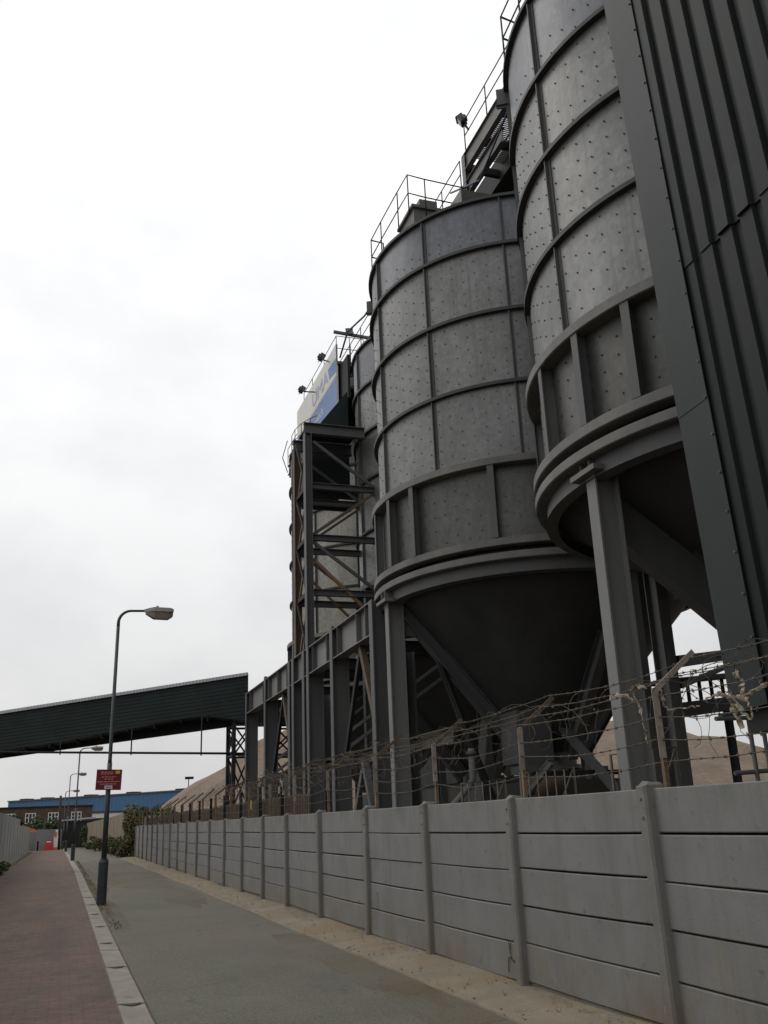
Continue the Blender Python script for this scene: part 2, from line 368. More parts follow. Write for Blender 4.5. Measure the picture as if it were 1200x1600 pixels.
def leaves(mb, c, rad, n, size, mi=0, hang=0, nsub=6):
    """leaf-sized faces in several uneven clumps inside an ellipsoid"""
    c = Vector(c); rad = Vector(rad); cl = []
    for i in range(nsub):
        p = Vector((random.uniform(-1, 1), random.uniform(-1, 1), random.uniform(-1, 1)))
        if p.length > 1: p.normalize()
        cl.append((p*.7, random.uniform(.25, .6)))
    for i in range(n):
        q, rr = random.choice(cl); g = Vector((random.gauss(0, 1), random.gauss(0, 1), random.gauss(0, 1))).normalized()
        p = q+g*rr*random.uniform(.5, 1.0); p = c+Vector((p.x*rad.x, p.y*rad.y, p.z*rad.z))
        if p.z < .02: p.z = random.uniform(.02, .2)
        a = Vector((random.gauss(0, 1), random.gauss(0, 1), random.gauss(0, .7))).normalized(); b = a.cross(Vector((random.gauss(0, 1), random.gauss(0, 1), random.gauss(0, 1)))).normalized()
        s_ = size*random.uniform(.5, 1.3); m_ = mi if isinstance(mi, int) else random.choice(mi)
        mb.face([p-a*s_, p+b*s_*.5, p+a*s_, p-b*s_*.5], m_)

# ------------------------------------------------------------------ ground, path, road
mb = MB(); mb.box(-600, 600, -60, 1200, -.5, 0); struct(mb.build('ground', 'soil'))
mb = MB(); mb.face([(-2.75, -6, .004), (.62, -6, .004), (.68, 45, .004), (.45, 88, .004), (.3, 103.7, .004), (-3.2, 103.7, .004), (-2.75, 45, .004)])
struct(mb.build('footpath', 'path'), 'red brown brick paved footpath')
mb = MB(); mb.face([(.905, -6, .008), (3.72, -6, .008), (3.66, 30, .008), (3.45, 62, .008), (3.0, 103, .008), (.55, 103, .008), (.9, 60, .008), (.95, 30, .008)])
struct(mb.build('road', 'asphalt'), 'grey green tarmac track')
def kx(y): return (.615+.05*min(y, 40)/40) if y < 45 else .665-(y-45)*.0052
mb = MB(); y = -6.0; ks = 0
while y < 103:
    L = .91; g = .006; y1 = y+L-g; dz = random.uniform(-.004, .004); a, b = kx(y), kx(y1)
    zt = .045+dz+random.uniform(-.003, .003)
    mb.hexa([(a, y, -.05), (a+.285, y, -.05), (b+.285, y1, -.05), (b, y1, -.05), (a+.012, y, zt), (a+.265, y, zt-.012), (b+.265, y1, zt-.012), (b+.012, y1, zt)])
    ks += 1
    if y < 40 and ks % 3 == 0:       # drainage notch across the joint: a lens-shaped hole
        n = 8; top = [(a+.035+(.2*k/n), y1-.012-.12*math.sin(math.pi*k/n), zt+.0015) for k in range(n+1)]
        bot = [(a+.035+(.2*k/n), y1+.004, zt+.0015) for k in range(n+1)]
        for k in range(n): mb.face([bot[k], bot[k+1], top[k+1], top[k]], 1)
    y += L
struct(mb.build('kerb', ['kerb', 'notch']), 'pale kerb stones with dark half-moon notches at the joints')
mb = MB(); Yq = [(-6+2.0*i) for i in range(35)]
prof = lambda y: [(3.70+.03*math.sin(y*.7)-max(0, y-30)*.005, 0), (3.73+.03*math.sin(y*.7)-max(0, y-30)*.005, .035), (4.05, .06), (4.36, .075+.02*math.sin(y*1.3)), (4.6, .08)]
for a, b in zip(Yq, Yq[1:]):
    pa, pb = prof(a), prof(b)
    for k in range(len(pa)-1): mb.face([(pa[k][0], a, pa[k][1]), (pa[k+1][0], a, pa[k+1][1]), (pb[k+1][0], b, pb[k+1][1]), (pb[k][0], b, pb[k][1])])
struct(mb.build('pavement', 'gutter'), 'rough concrete edging under the fence')
# loose sand: low uneven patches with ragged outlines, thickness falling to nothing
def sand_patch(cx, cy, rx, ry, seed):
    m = MB(); n = 44; rings = 7; random.seed(seed); vs = [(cx, cy, .028)]; fs = []
    rag = [1+.35*noise.noise(Vector((math.cos(2*math.pi*k/n)*1.7+seed, math.sin(2*math.pi*k/n)*1.7, seed*.37)))+random.uniform(-.07, .07) for k in range(n)]
    for j in range(1, rings+1):
        for k in range(n):
            a = 2*math.pi*k/n; q = j/rings; x = cx+rx*q*rag[k]*math.cos(a); yy = cy+ry*q*rag[k]*math.sin(a)
            z = .0095+.016*(1-q*q)+.006*noise.noise(Vector((x*5, yy*2, 0)))*(1-q)
            vs.append((x, yy, z if j < rings else .0085))
    for k in range(n): fs.append((0, 1+k, 1+(k+1) % n))
    for j in range(rings-1):
        for k in range(n): fs.append((1+j*n+k, 1+(j+1)*n+k, 1+(j+1)*n+(k+1) % n, 1+j*n+(k+1) % n))
    m.idx(vs, fs, 0, True); return m
def sandy():
    m = mat('drift_sand', (.195, .145, .082), .95, 0, .2, 1.2, bump=.4, bscale=60, fine=.2)
    t = m.node_tree; b = t.nodes['Principled BSDF']; co = N('ShaderNodeTexCoord', t)
    n = N('ShaderNodeTexNoise', t); n.inputs['Scale'].default_value = .55; n.inputs['Detail'].default_value = 10; n.inputs['Roughness'].default_value = .62
    t.links.new(co.outputs['Object'], n.inputs[0])
    r = N('ShaderNodeMapRange', t); r.inputs[1].default_value = .38; r.inputs[2].default_value = .80; r.inputs[4].default_value = .62; t.links.new(n.outputs[0], r.inputs[0])
    t.links.new(r.outputs[0], b.inputs['Alpha']); return m
M['drift'] = sandy()
for k, (cx, cy, rx, ry) in enumerate([(3.45, 7.6, .45, 2.6), (3.5, 12.5, .42, 3.2), (2.6, 36, 1.1, 7.0), (1.2, 37, .35, 9), (2.2, 52, 1.2, 8), (3.0, 26, .5, 4), (1.15, 22, .22, 4)]):
    tag(sand_patch(cx, cy, rx, ry, 3+k).build('sand_drift', 'drift'), None, None, None, 'stuff')
random.seed(11)

# ------------------------------------------------------------------ concrete panel fence
FX = 4.36
posts = [1.4, 4.05, 6.60, 9.10, 11.60, 14.12, 16.92, 19.55, 22.05, 24.68, 27.5, 30.4, 33.3, 36.2, 39.0, 41.8, 44.6, 47.4, 50.2, 53.0, 55.8, 58.6, 61.3]
fence = thing('concrete_fence', 'long grey fence of stacked concrete slabs between concrete posts, with cranked wire brackets', 'fence', (FX, 0, 0))
lean = {}
for i, y in enumerate(posts):
    m = MB(); ly = random.uniform(-.012, .03); lx = random.uniform(-.012, .012); zt = 1.815+random.uniform(-.012, .012); w = .066; lean[i] = (lx, ly)
    # H-section post seen from the road: front face, chamfered shoulders, sloping cap
    x0, x1 = FX-.035, FX+.15; zb = .0
    sh = lambda x, yy, z: (x+lx*z/1.84, y+yy+ly*z/1.84, z)
    m.hexa([sh(x0+.02, -w, zb), sh(x1, -w, zb), sh(x1, w, zb), sh(x0+.02, w, zb), sh(x0+.02, -w, zt), sh(x1, -w, zt), sh(x1, w, zt), sh(x0+.02, w, zt)])
    m.hexa([sh(x0, -w+.018, zb), sh(x0+.0195, -w+.0005, zb), sh(x0+.0195, w-.0005, zb), sh(x0, w-.018, zb), sh(x0, -w+.018, zt-.012), sh(x0+.0195, -w+.0005, zt-.003), sh(x0+.0195, w-.0005, zt-.003), sh(x0, w-.018, zt-.012)])
    m.hexa([sh(x0+.03, -w+.01, zt), sh(x1, -w+.01, zt), sh(x1, w-.01, zt), sh(x0+.03, w-.01, zt), sh(x0+.06, -w+.03, zt+.022), sh(x1-.02, -w+.03, zt+.022), sh(x1-.02, w-.03, zt+.022), sh(x0+.06, w-.03, zt+.035)])
    for zz in (zt-.1, zt-.24):
        a = sh(x0-.004, 0, zz); m.tube([(a[0]-.008, a[1], zz), (a[0]+.01, a[1], zz)], .013, 8)
    po = m.build('fence_post', 'conc2', fence)
    # cranked steel bracket: upright angle, then an arm leaning in over the yard
    m = MB(); bx = FX+.19; by = y-.02; zk = 2.54+random.uniform(-.04, .05); ax = .42+random.uniform(-.04, .04); az = .31
    tw = random.uniform(-.03, .03)
    rust_first = 2.1+random.uniform(-.08, .1)
    up0 = 0.9
    m.bar((bx, by, up0), (bx, by, rust_first), .038, .038, 1); m.bar((bx, by, rust_first), (bx+tw*.3, by+tw, zk), .034, .034, 0 if i < 9 else 1)
    m.bar((bx-.022, by-.03, rust_first-.02), (bx-.022+tw*.3, by-.03+tw, zk-.01), .007, .06, 0 if i < 9 else 1)
    m.bar((bx+tw*.3-.01, by+tw, zk-.03), (bx+ax, by+tw*2, zk+az), .045, .010, 0 if i == 2 else 2, ref=(0, 1, 0)); m.bar((bx+tw*.3-.01, by+tw+.02, zk-.045), (bx+ax, by+tw*2+.02, zk+az-.015), .008, .045, 2, ref=(0, 1, 0))
    m.build('wire_bracket', ['bracket', 'rust', 'brown_steel'], po)
for i in range(len(posts)-1):
    m = MB(); y0, y1 = posts[i]+.05, posts[i+1]-.05; z = .09+random.uniform(-.025, .03); nsl = 5
    t0, t1 = random.uniform(-.012, .012), random.uniform(-.012, .012); sag0 = random.uniform(-.012, .0)
    for k in range(nsl):
        h = (1.80-z)/(nsl-k)-.0; off = random.uniform(-.008, .008); gap = random.uniform(.005, .018)
        q0 = random.uniform(-.010, .010) if 0 < k < nsl else 0; q1 = random.uniform(-.010, .010) if 0 < k < nsl else 0
        zb0, zb1 = z+gap+t0, z+gap+t1; t0, t1 = (q0, q1) if k < nsl-1 else (0, 0); zt0, zt1 = z+h+t0, z+h+t1
        xa = FX+.035+off; xb = xa+.05; bv = .008
        P = lambda x, yy, zz: (x, yy, zz)
        nseg = 4                     # slabs sag a little in the middle
        for s_ in range(nseg):
            f0, f1 = s_/nseg, (s_+1)/nseg; ya, yb = y0+(y1-y0)*f0, y0+(y1-y0)*f1
            sg = lambda f: -4*f*(1-f)*.008*(1 if k < 3 else .4)
            b0, b1 = zb0+(zb1-zb0)*f0+sg(f0), zb0+(zb1-zb0)*f1+sg(f1); u0, u1 = zt0+(zt1-zt0)*f0+sg(f0), zt0+(zt1-zt0)*f1+sg(f1)
            m.face([(xa, yb, b1+bv), (xa, ya, b0+bv), (xa, ya, u0-bv), (xa, yb, u1-bv)])
            m.face([(xa, yb, u1-bv), (xa, ya, u0-bv), (xa+bv, ya, u0), (xa+bv, yb, u1)])
            m.face([(xa+bv, yb, b1), (xa+bv, ya, b0), (xa, ya, b0+bv), (xa, yb, b1+bv)])
            m.face([(xa+bv, yb, u1), (xa+bv, ya, u0), (xb, ya, u0), (xb, yb, u1)])
            m.face([(xb, yb, b1), (xb, ya, b0), (xa+bv, ya, b0), (xa+bv, yb, b1)])
            m.face([(xb, ya, b0), (xb, yb, b1), (xb, yb, u1), (xb, ya, u0)])
        z += h
    m.box(FX+.092, FX+.10, y0, y1, .1, 1.78, 1)
    # concrete gravel board at the foot
    m.box(FX+.06, FX+.0915, y0, y1, -.05, .13+random.uniform(-.03, .03))
    if i == 3:                       # broken corner with exposed rod ends, as in the third bay
        cy, cz = y0+.30, .13
        x_ = FX+.020
        pts = [(0, .22), (.05, .27), (.11, .25), (.17, .285), (.21, .27)]
        for (a, b), (c_, d_) in zip(pts, pts[1:]): m.bar((x_, cy-.25+a, b), (x_, cy-.25+c_, d_), .006, .007, 1)
        m.bar((x_, cy-.10, .28), (x_, cy-.06, .43), .005, .005, 1); m.bar((x_, cy-.075, .33), (x_, cy-.12, .44), .005, .005, 1)
        m.bar((x_, cy-.04, .27), (x_, cy-.015, .14), .008, .006, 1)
    rr = random.Random(100+i)
    for _ in range(1 if i in (4, 6) else 0):
        yy = rr.uniform(y0+.3, y1-.3); zz_ = rr.choice((.12, .40, .70, 1.0)); q = [Vector((FX+.0255, yy, zz_+.02))]
        for k in range(6): q.append(q[-1]+Vector((0, rr.uniform(-.03, .03), .04)))
        for a_, b_ in zip(q, q[1:]): m.bar(a_, b_, .003, .003, 1)
    m.build('fence_panel', ['conc', 'notch'], fence)

# barbed wire strands: twisted wire plus four-point barbs
def strand(x, z, y0, y1, seed, sag, r=.0038, barbs=True):
    rr = random.Random(seed); m = MB(); pts = []
    ys = [p for p in posts if y0 <= p <= y1]; off = {p: rr.uniform(-.03, .03) for p in ys}
    for a, b in zip(ys, ys[1:]):
        n = 9 if a < 25 else 4; sg = sag*rr.uniform(.3, 1.5)
        for k in range(n):
            f = k/n; pts.append((x+.02*math.sin(a+f*5), a+(b-a)*f, z+off[a]*(1-f)+off[b]*f-4*f*(1-f)*sg+rr.uniform(-.006, .006)))
    pts.append((x, ys[-1], z+off[ys[-1]])); m.tube(pts, r, 4, 0, False)
    if barbs:
        for (p, q) in zip(pts, pts[1:]):
            if p[1] > 24: break
            P, Q = Vector(p), Vector(q); L = (Q-P).length; nb = max(1, int(L/.13))
            for k in range(nb):
                c = P.lerp(Q, (k+.5)/nb)
                for _ in range(2):
                    dv = Vector((rr.uniform(-1, 1), rr.uniform(-.4, .4), rr.uniform(-1, 1))).normalized()*.020
                    m.bar(c-dv, c+dv, .004, .004, 0)
                m.tube([c-Vector((0, .010, 0)), c+Vector((0, .010, 0))], .0085, 4, 0, False)
    return m
wl = [(4.53, 2.03, 'lowest barbed wire strand, just above the concrete slabs'), (4.53, 2.20, 'second barbed wire strand up from the concrete slabs'),
      (4.53, 2.37, 'third barbed wire strand up, halfway up the bracket uprights'), (4.54, 2.54, 'barbed wire strand at the bend of the cranked brackets'),
      (4.66, 2.64, 'barbed wire strand a third of the way up the bracket arms'), (4.80, 2.74, 'barbed wire strand two thirds of the way up the bracket arms'), (4.92, 2.83, 'topmost barbed wire strand at the tips of the bracket arms')]
for i, (x, z, lab) in enumerate(wl):
    tag(strand(x, z, 1, 62, 40+i, .05).build('barbed_wire', 'wire', org=(x, 20, z)), lab, 'barbed wire', 'barbed wire strands on the concrete fence')
# concertina coil, unevenly pulled apart
m = MB(); pts = []; rr = random.Random(5); y = 5.2; a = 0
while y < 34:
    st = .050+.085*noise.noise(Vector((y*.75, 0, 3))); y += max(-.012, st*.9); a += 2*math.pi/16*(1+.5*noise.noise(Vector((y*1.1, 5, 8))))
    r_ = max(.06, .20+.22*noise.noise(Vector((y*1.3, 4, 0)))); sq = .75+.5*noise.noise(Vector((y*.8, 8, 2)))
    cx = 4.68+.12*noise.noise(Vector((y*.9, 9, 1))); cz = 2.55+.20*noise.noise(Vector((y*1.0, 2, 7)))
    pts.append((cx+r_*math.cos(a), y+.07*math.sin(a*1.7+y), cz+r_*sq*math.sin(a)))
m.tube(pts, .0030, 4, 0, False)
for i in range(len(pts)):
    c = Vector(pts[i])
    if c.y < 20 and i % 2 == 0:
        d_ = Vector((rr.uniform(-1, 1), rr.uniform(-1, 1), rr.uniform(-1, 1))).normalized()*.017; m.bar(c-d_, c+d_, .010, .004, 0)
pts2 = []; y = 7.6; a = 1
while y < 23:
    st = .06+.07*noise.noise(Vector((y*.9, 7, 1))); y += max(-.004, st*.8); a += 2*math.pi/15
    r_ = max(.08, .22+.16*noise.noise(Vector((y*.8, 1, 6)))); cx = 4.58+.08*noise.noise(Vector((y*.7, 3, 2))); cz = 2.47+.14*noise.noise(Vector((y*.8, 6, 4)))
    pts2.append((cx+r_*.7*math.cos(a), y+.12*math.sin(a*.9), cz+r_*math.sin(a)))
m.tube(pts2, .0028, 4, 0, False)
last = Vector(pts[-1])
for k in range(70):                  # loose broken ends hanging off the coil
    p = Vector(pts[rr.randrange(len(pts))]); q = [p]; d_ = Vector((rr.uniform(-.3, .3), rr.uniform(-1, 1), rr.uniform(-.9, .5))).normalized()*.07
    for j in range(rr.randrange(4, 10)): d_ = (d_+Vector((rr.uniform(-.04, .04), rr.uniform(-.04, .04), rr.uniform(-.05, .03)))).normalized()*.07; q.append(q[-1]+d_)
    m.tube(q, .0028, 3, 0, False)
tag(m.build('razor_coil', 'galvwire', org=(4.66, 18, 2.4)), 'tangled spiral coil of barbed wire looped along the top of the fence', 'barbed wire')
# dead creeper and litter snagged along the far wire
m = MB(); rr = random.Random(9)
for k in range(260):
    y = rr.triangular(13, 40, 24); p = Vector((4.6+rr.uniform(-.1, .2), y, 2.5+rr.uniform(-.2, .35))); q = [p]
    for s_ in range(5): p = p+Vector((rr.uniform(-.06, .06), rr.uniform(-.16, .16), rr.uniform(-.09, .06))); q.append(p)
    m.tube(q, .004, 3, 0, False, False)
tag(m.build('dry_creeper', 'wire', org=(4.6, 24, 2.4)), 'thin dry creeper stems tangled in the barbed wire towards the far bays', 'creeper')
def rag(lab, pts, w, seed, name='torn_plastic'):
    rr = random.Random(seed); m = MB()
    for path in pts:
        P = [Vector(p) for p in path]; fine = []; K = 7
        for a, b in zip(P, P[1:]):
            for k in range(K): fine.append(a.lerp(b, k/K)+Vector((rr.uniform(-.012, .012), rr.uniform(-.008, .008), rr.uniform(-.010, .010))))
        fine.append(P[-1]); n = len(fine); W_ = [max(.006, w*(.35+.9*noise.noise(Vector((i*.31, seed*3.1, len(path))))+.25)) for i in range(n)]
        an = rr.uniform(0, 3); rings = []
        for i, p in enumerate(fine):        # a thin crumpled ribbon: folds, twists, ragged ends
            a = (fine[min(i+1, n-1)]-fine[max(0, i-1)]).normalized(); u = a.cross(Vector((1, .3, .2))).normalized(); v = a.cross(u); an += rr.uniform(-.35, .45)
            e1 = u*math.cos(an)+v*math.sin(an); e2 = v*math.cos(an)-u*math.sin(an); q = W_[i]
            rings.append([p+e1*q+e2*q*rr.uniform(-.3, .3), p+e2*.005+e1*q*.2, p+e1*-q*rr.uniform(.6, 1.2)+e2*q*rr.uniform(-.4, .4), p-e2*.005-e1*q*.1])
        i0 = len(m.v)
        for q in rings: m.v += q
        for i in range(n-1):
            for k in range(4): m.f.append((i0+4*i+k, i0+4*i+(k+1) % 4, i0+4*i+4+(k+1) % 4, i0+4*i+4+k)); m.mi.append(0); m.sm.append(False)
    tag(m.build(name, 'rag', org=pts[0][0]), lab, 'torn plastic', 'torn plastic snagged on the wire')
rag('knotted beige plastic sheet with a loop, caught on the wire between the two nearest brackets', [[(4.6, 6.02, 2.42), (4.6, 5.85, 2.45), (4.6, 5.72, 2.40), (4.6, 5.6, 2.38), (4.6, 5.45, 2.42), (4.6, 5.32, 2.45)], [(4.6, 5.72, 2.43), (4.6, 5.66, 2.34), (4.6, 5.56, 2.22), (4.6, 5.52, 2.26), (4.6, 5.56, 2.38)], [(4.6, 5.58, 2.40), (4.6, 5.6, 2.52), (4.6, 5.64, 2.58)], [(4.6, 5.75, 2.38), (4.6, 5.7, 2.27), (4.6, 5.65, 2.17)]], .028, 2)
rag('dangling beige plastic strip torn at the end, caught beside the pale silo leg', [[(4.6, 7.35, 2.60), (4.6, 7.2, 2.62), (4.6, 7.05, 2.58), (4.6, 6.95, 2.52)], [(4.6, 6.98, 2.60), (4.6, 6.93, 2.5), (4.6, 6.88, 2.38), (4.6, 6.86, 2.26), (4.6, 6.85, 2.16)], [(4.6, 6.98, 2.62), (4.6, 6.90, 2.66), (4.6, 6.83, 2.62)]], .032, 5)
rag('short twisted plastic scrap wound round the wire next to the nearest full bracket', [[(4.6, 6.62, 2.63), (4.6, 6.55, 2.55), (4.6, 6.58, 2.45), (4.6, 6.5, 2.40), (4.6, 6.3, 2.39), (4.6, 6.1, 2.38)]], .018, 8)
rag('pale hanging plastic ribbon on the wire in front of the paired steel posts', [[(4.62, 21.3, 2.62), (4.62, 21.1, 2.45), (4.62, 21.0, 2.25)]], .03, 3)

# ------------------------------------------------------------------ palisade fence behind the far bays
m = MB(); pal = thing('palisade_fence', 'rusty brown steel palisade fence with pointed pales behind the far concrete bays', 'fence', (4.95, 44, 0))
rr = random.Random(4); y = 20.0
while y < 62:
    z = 2.2+rr.uniform(-.02, .03); x = 4.95
    m.hexa([(x-.01, y-.03, 1.0), (x+.01, y-.03, 1.0), (x+.01, y+.03, 1.0), (x-.01, y+.03, 1.0), (x-.01, y-.03, z), (x+.01, y-.03, z), (x+.01, y+.03, z), (x-.01, y+.03, z)])
    m.hexa([(x-.01, y-.03, z), (x+.01, y-.03, z), (x+.01, y+.03, z), (x-.01, y+.03, z), (x-.004, y-.004, z+.07), (x+.004, y-.004, z+.07), (x+.004, y+.004, z+.07), (x-.004, y+.004, z+.07)])
    y += .155
m.build('pale_row', 'brown_steel', pal)
m = MB(); m.box(4.965, 5.0, 20, 62, 2.0, 2.05); m.build('rail', 'rust', pal)
for i, y in enumerate(posts[8:]):
    m = MB(); m.box(4.78, 4.86, y-.04, y+.04, 0, 2.55); m.build('tall_post', 'steel_dark', pal)
m = MB(); m.box(4.74, 4.75, 25.45, 25.72, 2.02, 2.26); m.box(4.733, 4.739, 25.50, 25.67, 2.12, 2.20, 1)
tag(m.build('warning_plate', ['yellow', 'white'], org=(4.745, 25.58, 2.02)), 'small yellow and white plate fixed where the palisade meets the steel posts', 'sign')
m = MB(); m.box(4.752, 4.79, 25.5, 25.66, 2.1, 2.18)

# ------------------------------------------------------------------ silos
def silo(lab, cx, cy, r, zs, ztop, col_h, colmat, hips, rail=None, seed=1, legs=(180, 90, 270, 0), zfoot_cone=4.0, hipdepth=.42, lower=True, legw=False, sheet='galv'):
    """zs: heights of lower flange, mid flange and hoops"""
    root = thing('storage_silo', lab, 'silo', (cx, cy, 0), 'galvanised silos of the aggregate plant')
    rr = random.Random(seed); zb, zm = zs[0], zs[1]; hoops = zs[2:]
    levels = [zb, zm]+hoops+[ztop]
    P = lambda a, rad, z: (cx+rad*math.cos(R_(a)), cy+rad*math.sin(R_(a)), z)
    # shell: one course per tier, each overlapping a few millimetres, bolts as real heads
    m = MB()
    for i, (z0, z1) in enumerate(zip(levels, levels[1:])):
        m.lathe([(r+(i % 2)*.006, z0), (r+(i % 2)*.006, z1)], cx, cy, 120, 2 if i == len(levels)-2 else (0 if i else 3))
        rows = 5; per = 7
        if i == len(levels)-2: zz = [z0+.12+(z1-z0)*.2*k for k in range(2)]
        else: zz = [z0+.1+(z1-z0-.2)*(k+.5)/rows for k in range(rows)]
        for k12 in range(12):
            for c in range(per):
                for j, z in enumerate(zz):
                    if rr.random() < .03: continue
                    a = 180+30*k12+(c+.5)*30/per+rr.uniform(-.12, .12); z2 = z+(.09 if c % 2 else -.06)+rr.uniform(-.012, .012)
                    n_ = Vector((math.cos(R_(a)), math.sin(R_(a)), 0)); t_ = Vector((-n_.y, n_.x, 0)); p = Vector(P(a, r+.004, z2)); b = .0145
                    ring = [p+t_*b*math.cos(q*math.pi/3)+Vector((0, 0, b*math.sin(q*math.pi/3))) for q in range(6)]
                    ring2 = [v+n_*.016 for v in ring]
                    m.idx(ring+ring2, [(6, 7, 8, 9, 10, 11)]+[(q, (q+1) % 6, 6+(q+1) % 6, 6+q) for q in range(6)], 1)
    m.build('shell', [sheet, 'bolt', 'galv_blue', 'galv_grey'], root)
    for i, z in enumerate(hoops):
        m = MB(); m.lathe([(r+.004, z-.05), (r+.115, z-.045), (r+.115, z+.035), (r+.10, z+.04), (r+.004, z+.04)], cx, cy, 120)
        m.build('hoop', 'hoop', root)
    m = MB(); m.lathe([(r-.05, ztop-.03), (r+.10, ztop-.03), (r+.10, ztop+.05), (r-.05, ztop+.08)], cx, cy, 120); m.build('top_ring', 'hoop', root)
    m = MB(); m.lathe([(r-.05, ztop+.03), (.7, ztop+.55), (.7, ztop+.75), (.0, ztop+.75)], cx, cy, 48); m.build('roof', 'galv_grey', root)
    # vertical stiffeners: flat angle with outstanding leg, in line over the tiers
    for k in range(12):
        a = 180+30*k
        m = MB()
        for z0, z1 in zip(levels[1:], levels[2:]):
            z0 += .055; z1 -= .055
            n_ = Vector((math.cos(R_(a)), math.sin(R_(a)), 0)); t_ = Vector((-n_.y, n_.x, 0)); c = Vector(P(a, r, (z0+z1)/2))
            m.obox(c+n_*.042, n_*.038, t_*.012, (0, 0, (z1-z0)/2)); m.obox(c+n_*.010+t_*.0425, n_*.005, t_*.030, (0, 0, (z1-z0)/2))
        m.build('stiffener', 'steel', root)
    for a in [170, 186]+[200+30*k for k in range(12) if k not in (11,)]:
        m = MB(); n_ = Vector((math.cos(R_(a)), math.sin(R_(a)), 0)); t_ = Vector((-n_.y, n_.x, 0)); c = Vector(P(a, r, (zb+zm)/2)); h = (zm-zb)/2-.06
        m.obox(c+n_*.10, n_*.095, t_*.012, (0, 0, h)); m.obox(c+n_*.205, n_*.010, t_*.075, (0, 0, h))
        m.build('band_stiffener', 'steel', root)
    # flanges: broad channel rings
    def ring(z, ro, ri, h, mt, nm):
        q = MB(); q.lathe([(ri, z-h), (ro-.02, z-h), (ro, z-h+.015), (ro, z), (ri, z+.02), (ri, z-h+.03), (ro-.03, z-h+.03)], cx, cy, 120); q.build(nm, mt, root)
    ring(zm+.02, r+.24, r-.02, .17, 'flange', 'mid_flange')
    ring(zb+.03, r+.25, r-.02, .17, 'flange', 'base_flange')
    ring(zb-.30, r+.25, r-.35, .16, 'flange', 'lower_flange')
    m = MB(); m.lathe([(r-.12, zb-.13), (r-.12, zb-.32)], cx, cy, 120); m.build('web_ring', 'notch', root)
    m = MB(); m.lathe([(r+.06, zb-.46), (r+.06, zb-.72), (r+.10, zb-.74), (r-.10, zb-.76)], cx, cy, 120); m.build('ring_beam', 'steel', root)
    # hopper cone with outlet box
    zc = zb-.5
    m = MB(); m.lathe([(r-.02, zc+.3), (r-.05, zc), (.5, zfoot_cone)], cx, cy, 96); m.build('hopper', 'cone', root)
    m = MB(); m.lathe([(.52, zfoot_cone+.05), (.52, zfoot_cone-.25), (.62, zfoot_cone-.27), (.62, zfoot_cone-.36), (.45, zfoot_cone-.38)], cx, cy, 40)
    m.box(cx-.5, cx+.5, cy-.5, cy+.5, zfoot_cone-1.15, zfoot_cone-.39); m.hexa([(cx-.3, cy-.3, zfoot_cone-1.6), (cx+.3, cy-.3, zfoot_cone-1.6), (cx+.3, cy+.3, zfoot_cone-1.6), (cx-.3, cy+.3, zfoot_cone-1.6), (cx-.5, cy-.5, zfoot_cone-1.15), (cx+.5, cy-.5, zfoot_cone-1.15), (cx+.5, cy+.5, zfoot_cone-1.15), (cx-.5, cy+.5, zfoot_cone-1.15)])
    m.build('outlet', 'steel', root)
    for a in legs:
        n_ = Vector((math.cos(R_(a)), math.sin(R_(a)), 0)); t_ = Vector((-n_.y, n_.x, 0)); rad = r-(.14 if legw and a == 180 else .02)
        ct = P(a, rad, col_h); m = MB()
        off = t_*(.27 if legw and a == 180 else 0)+Vector((-.20 if legw and a == 90 else 0, 0, 0)); ct = tuple(Vector(ct)+off)
        m.ibeam((ct[0], ct[1], 0), (ct[0], ct[1], col_h), .25, .40, .03, 0, ref=n_)
        lg = m.build('leg', colmat if a == 180 else 'steel', root)
        m = MB(); m.obox(Vector(ct)+Vector((0, 0, .04)), n_*.34, t_*.34, (0, 0, .04)); 
        for s_ in (-1, 1): m.obox(Vector(ct)+n_*.18+t_*.12*s_+Vector((0, 0, .19)), n_*.10, t_*.012, (0, 0, .11))
        m.build('head_plate', 'flange', lg)
        # gusset and hip beam running down the cone to the outlet
        if hips:
            p0 = Vector(P(a, rad-.22, col_h-.05)); p1 = Vector(P(a, .62, zfoot_cone+.05)); m = MB()
            hd = hipdepth if (a == 180) else min(.4, hipdepth)
            m.obox(p0+Vector((0, 0, -.35))-n_*.30, n_*.30, t_*.012, (0, 0, .38))
            dvec = (p1-p0).normalized(); nv = dvec.cross(t_); nv = nv if nv.z > 0 else -nv
            q0 = p0-nv*(hd/2+.06)-n_*.25; q1 = p1-nv*(hd/2+.02)
            m.ibeam(q0, q1, .24, hd, .025, 0, ref=nv)
            m.build('hip_beam', 'steel', root)
    # lug on the rim
    for a in (150,):
        m = MB(); n_ = Vector((math.cos(R_(a)), math.sin(R_(a)), 0)); t_ = Vector((-n_.y, n_.x, 0)); m.obox(Vector(P(a, r+.16, ztop-.18)), n_*.1, t_*.015, (0, 0, .24)); m.obox(Vector(P(a, r+.16, ztop-.35)), n_*.12, t_*.06, (0, 0, .012)); m.build('lug', 'steel', root)
    if rail: rail(root)
    return root

def railing(root, path, ht, n_rail=2, r=.017, mt='steel_dark', post_z=None, mid=None, name='guard_rail'):
    m = MB(); P = [Vector(p) for p in path]
    for k in range(n_rail):
        z = ht*(1-k*.48); m.tube([p+Vector((0, 0, z)) for p in P], r, 6, 0)
    for p in (mid or P): 
        p = Vector(p); m.tube([p, p+Vector((0, 0, ht))], r, 6, 0)
    return m.build(name, mt, root)

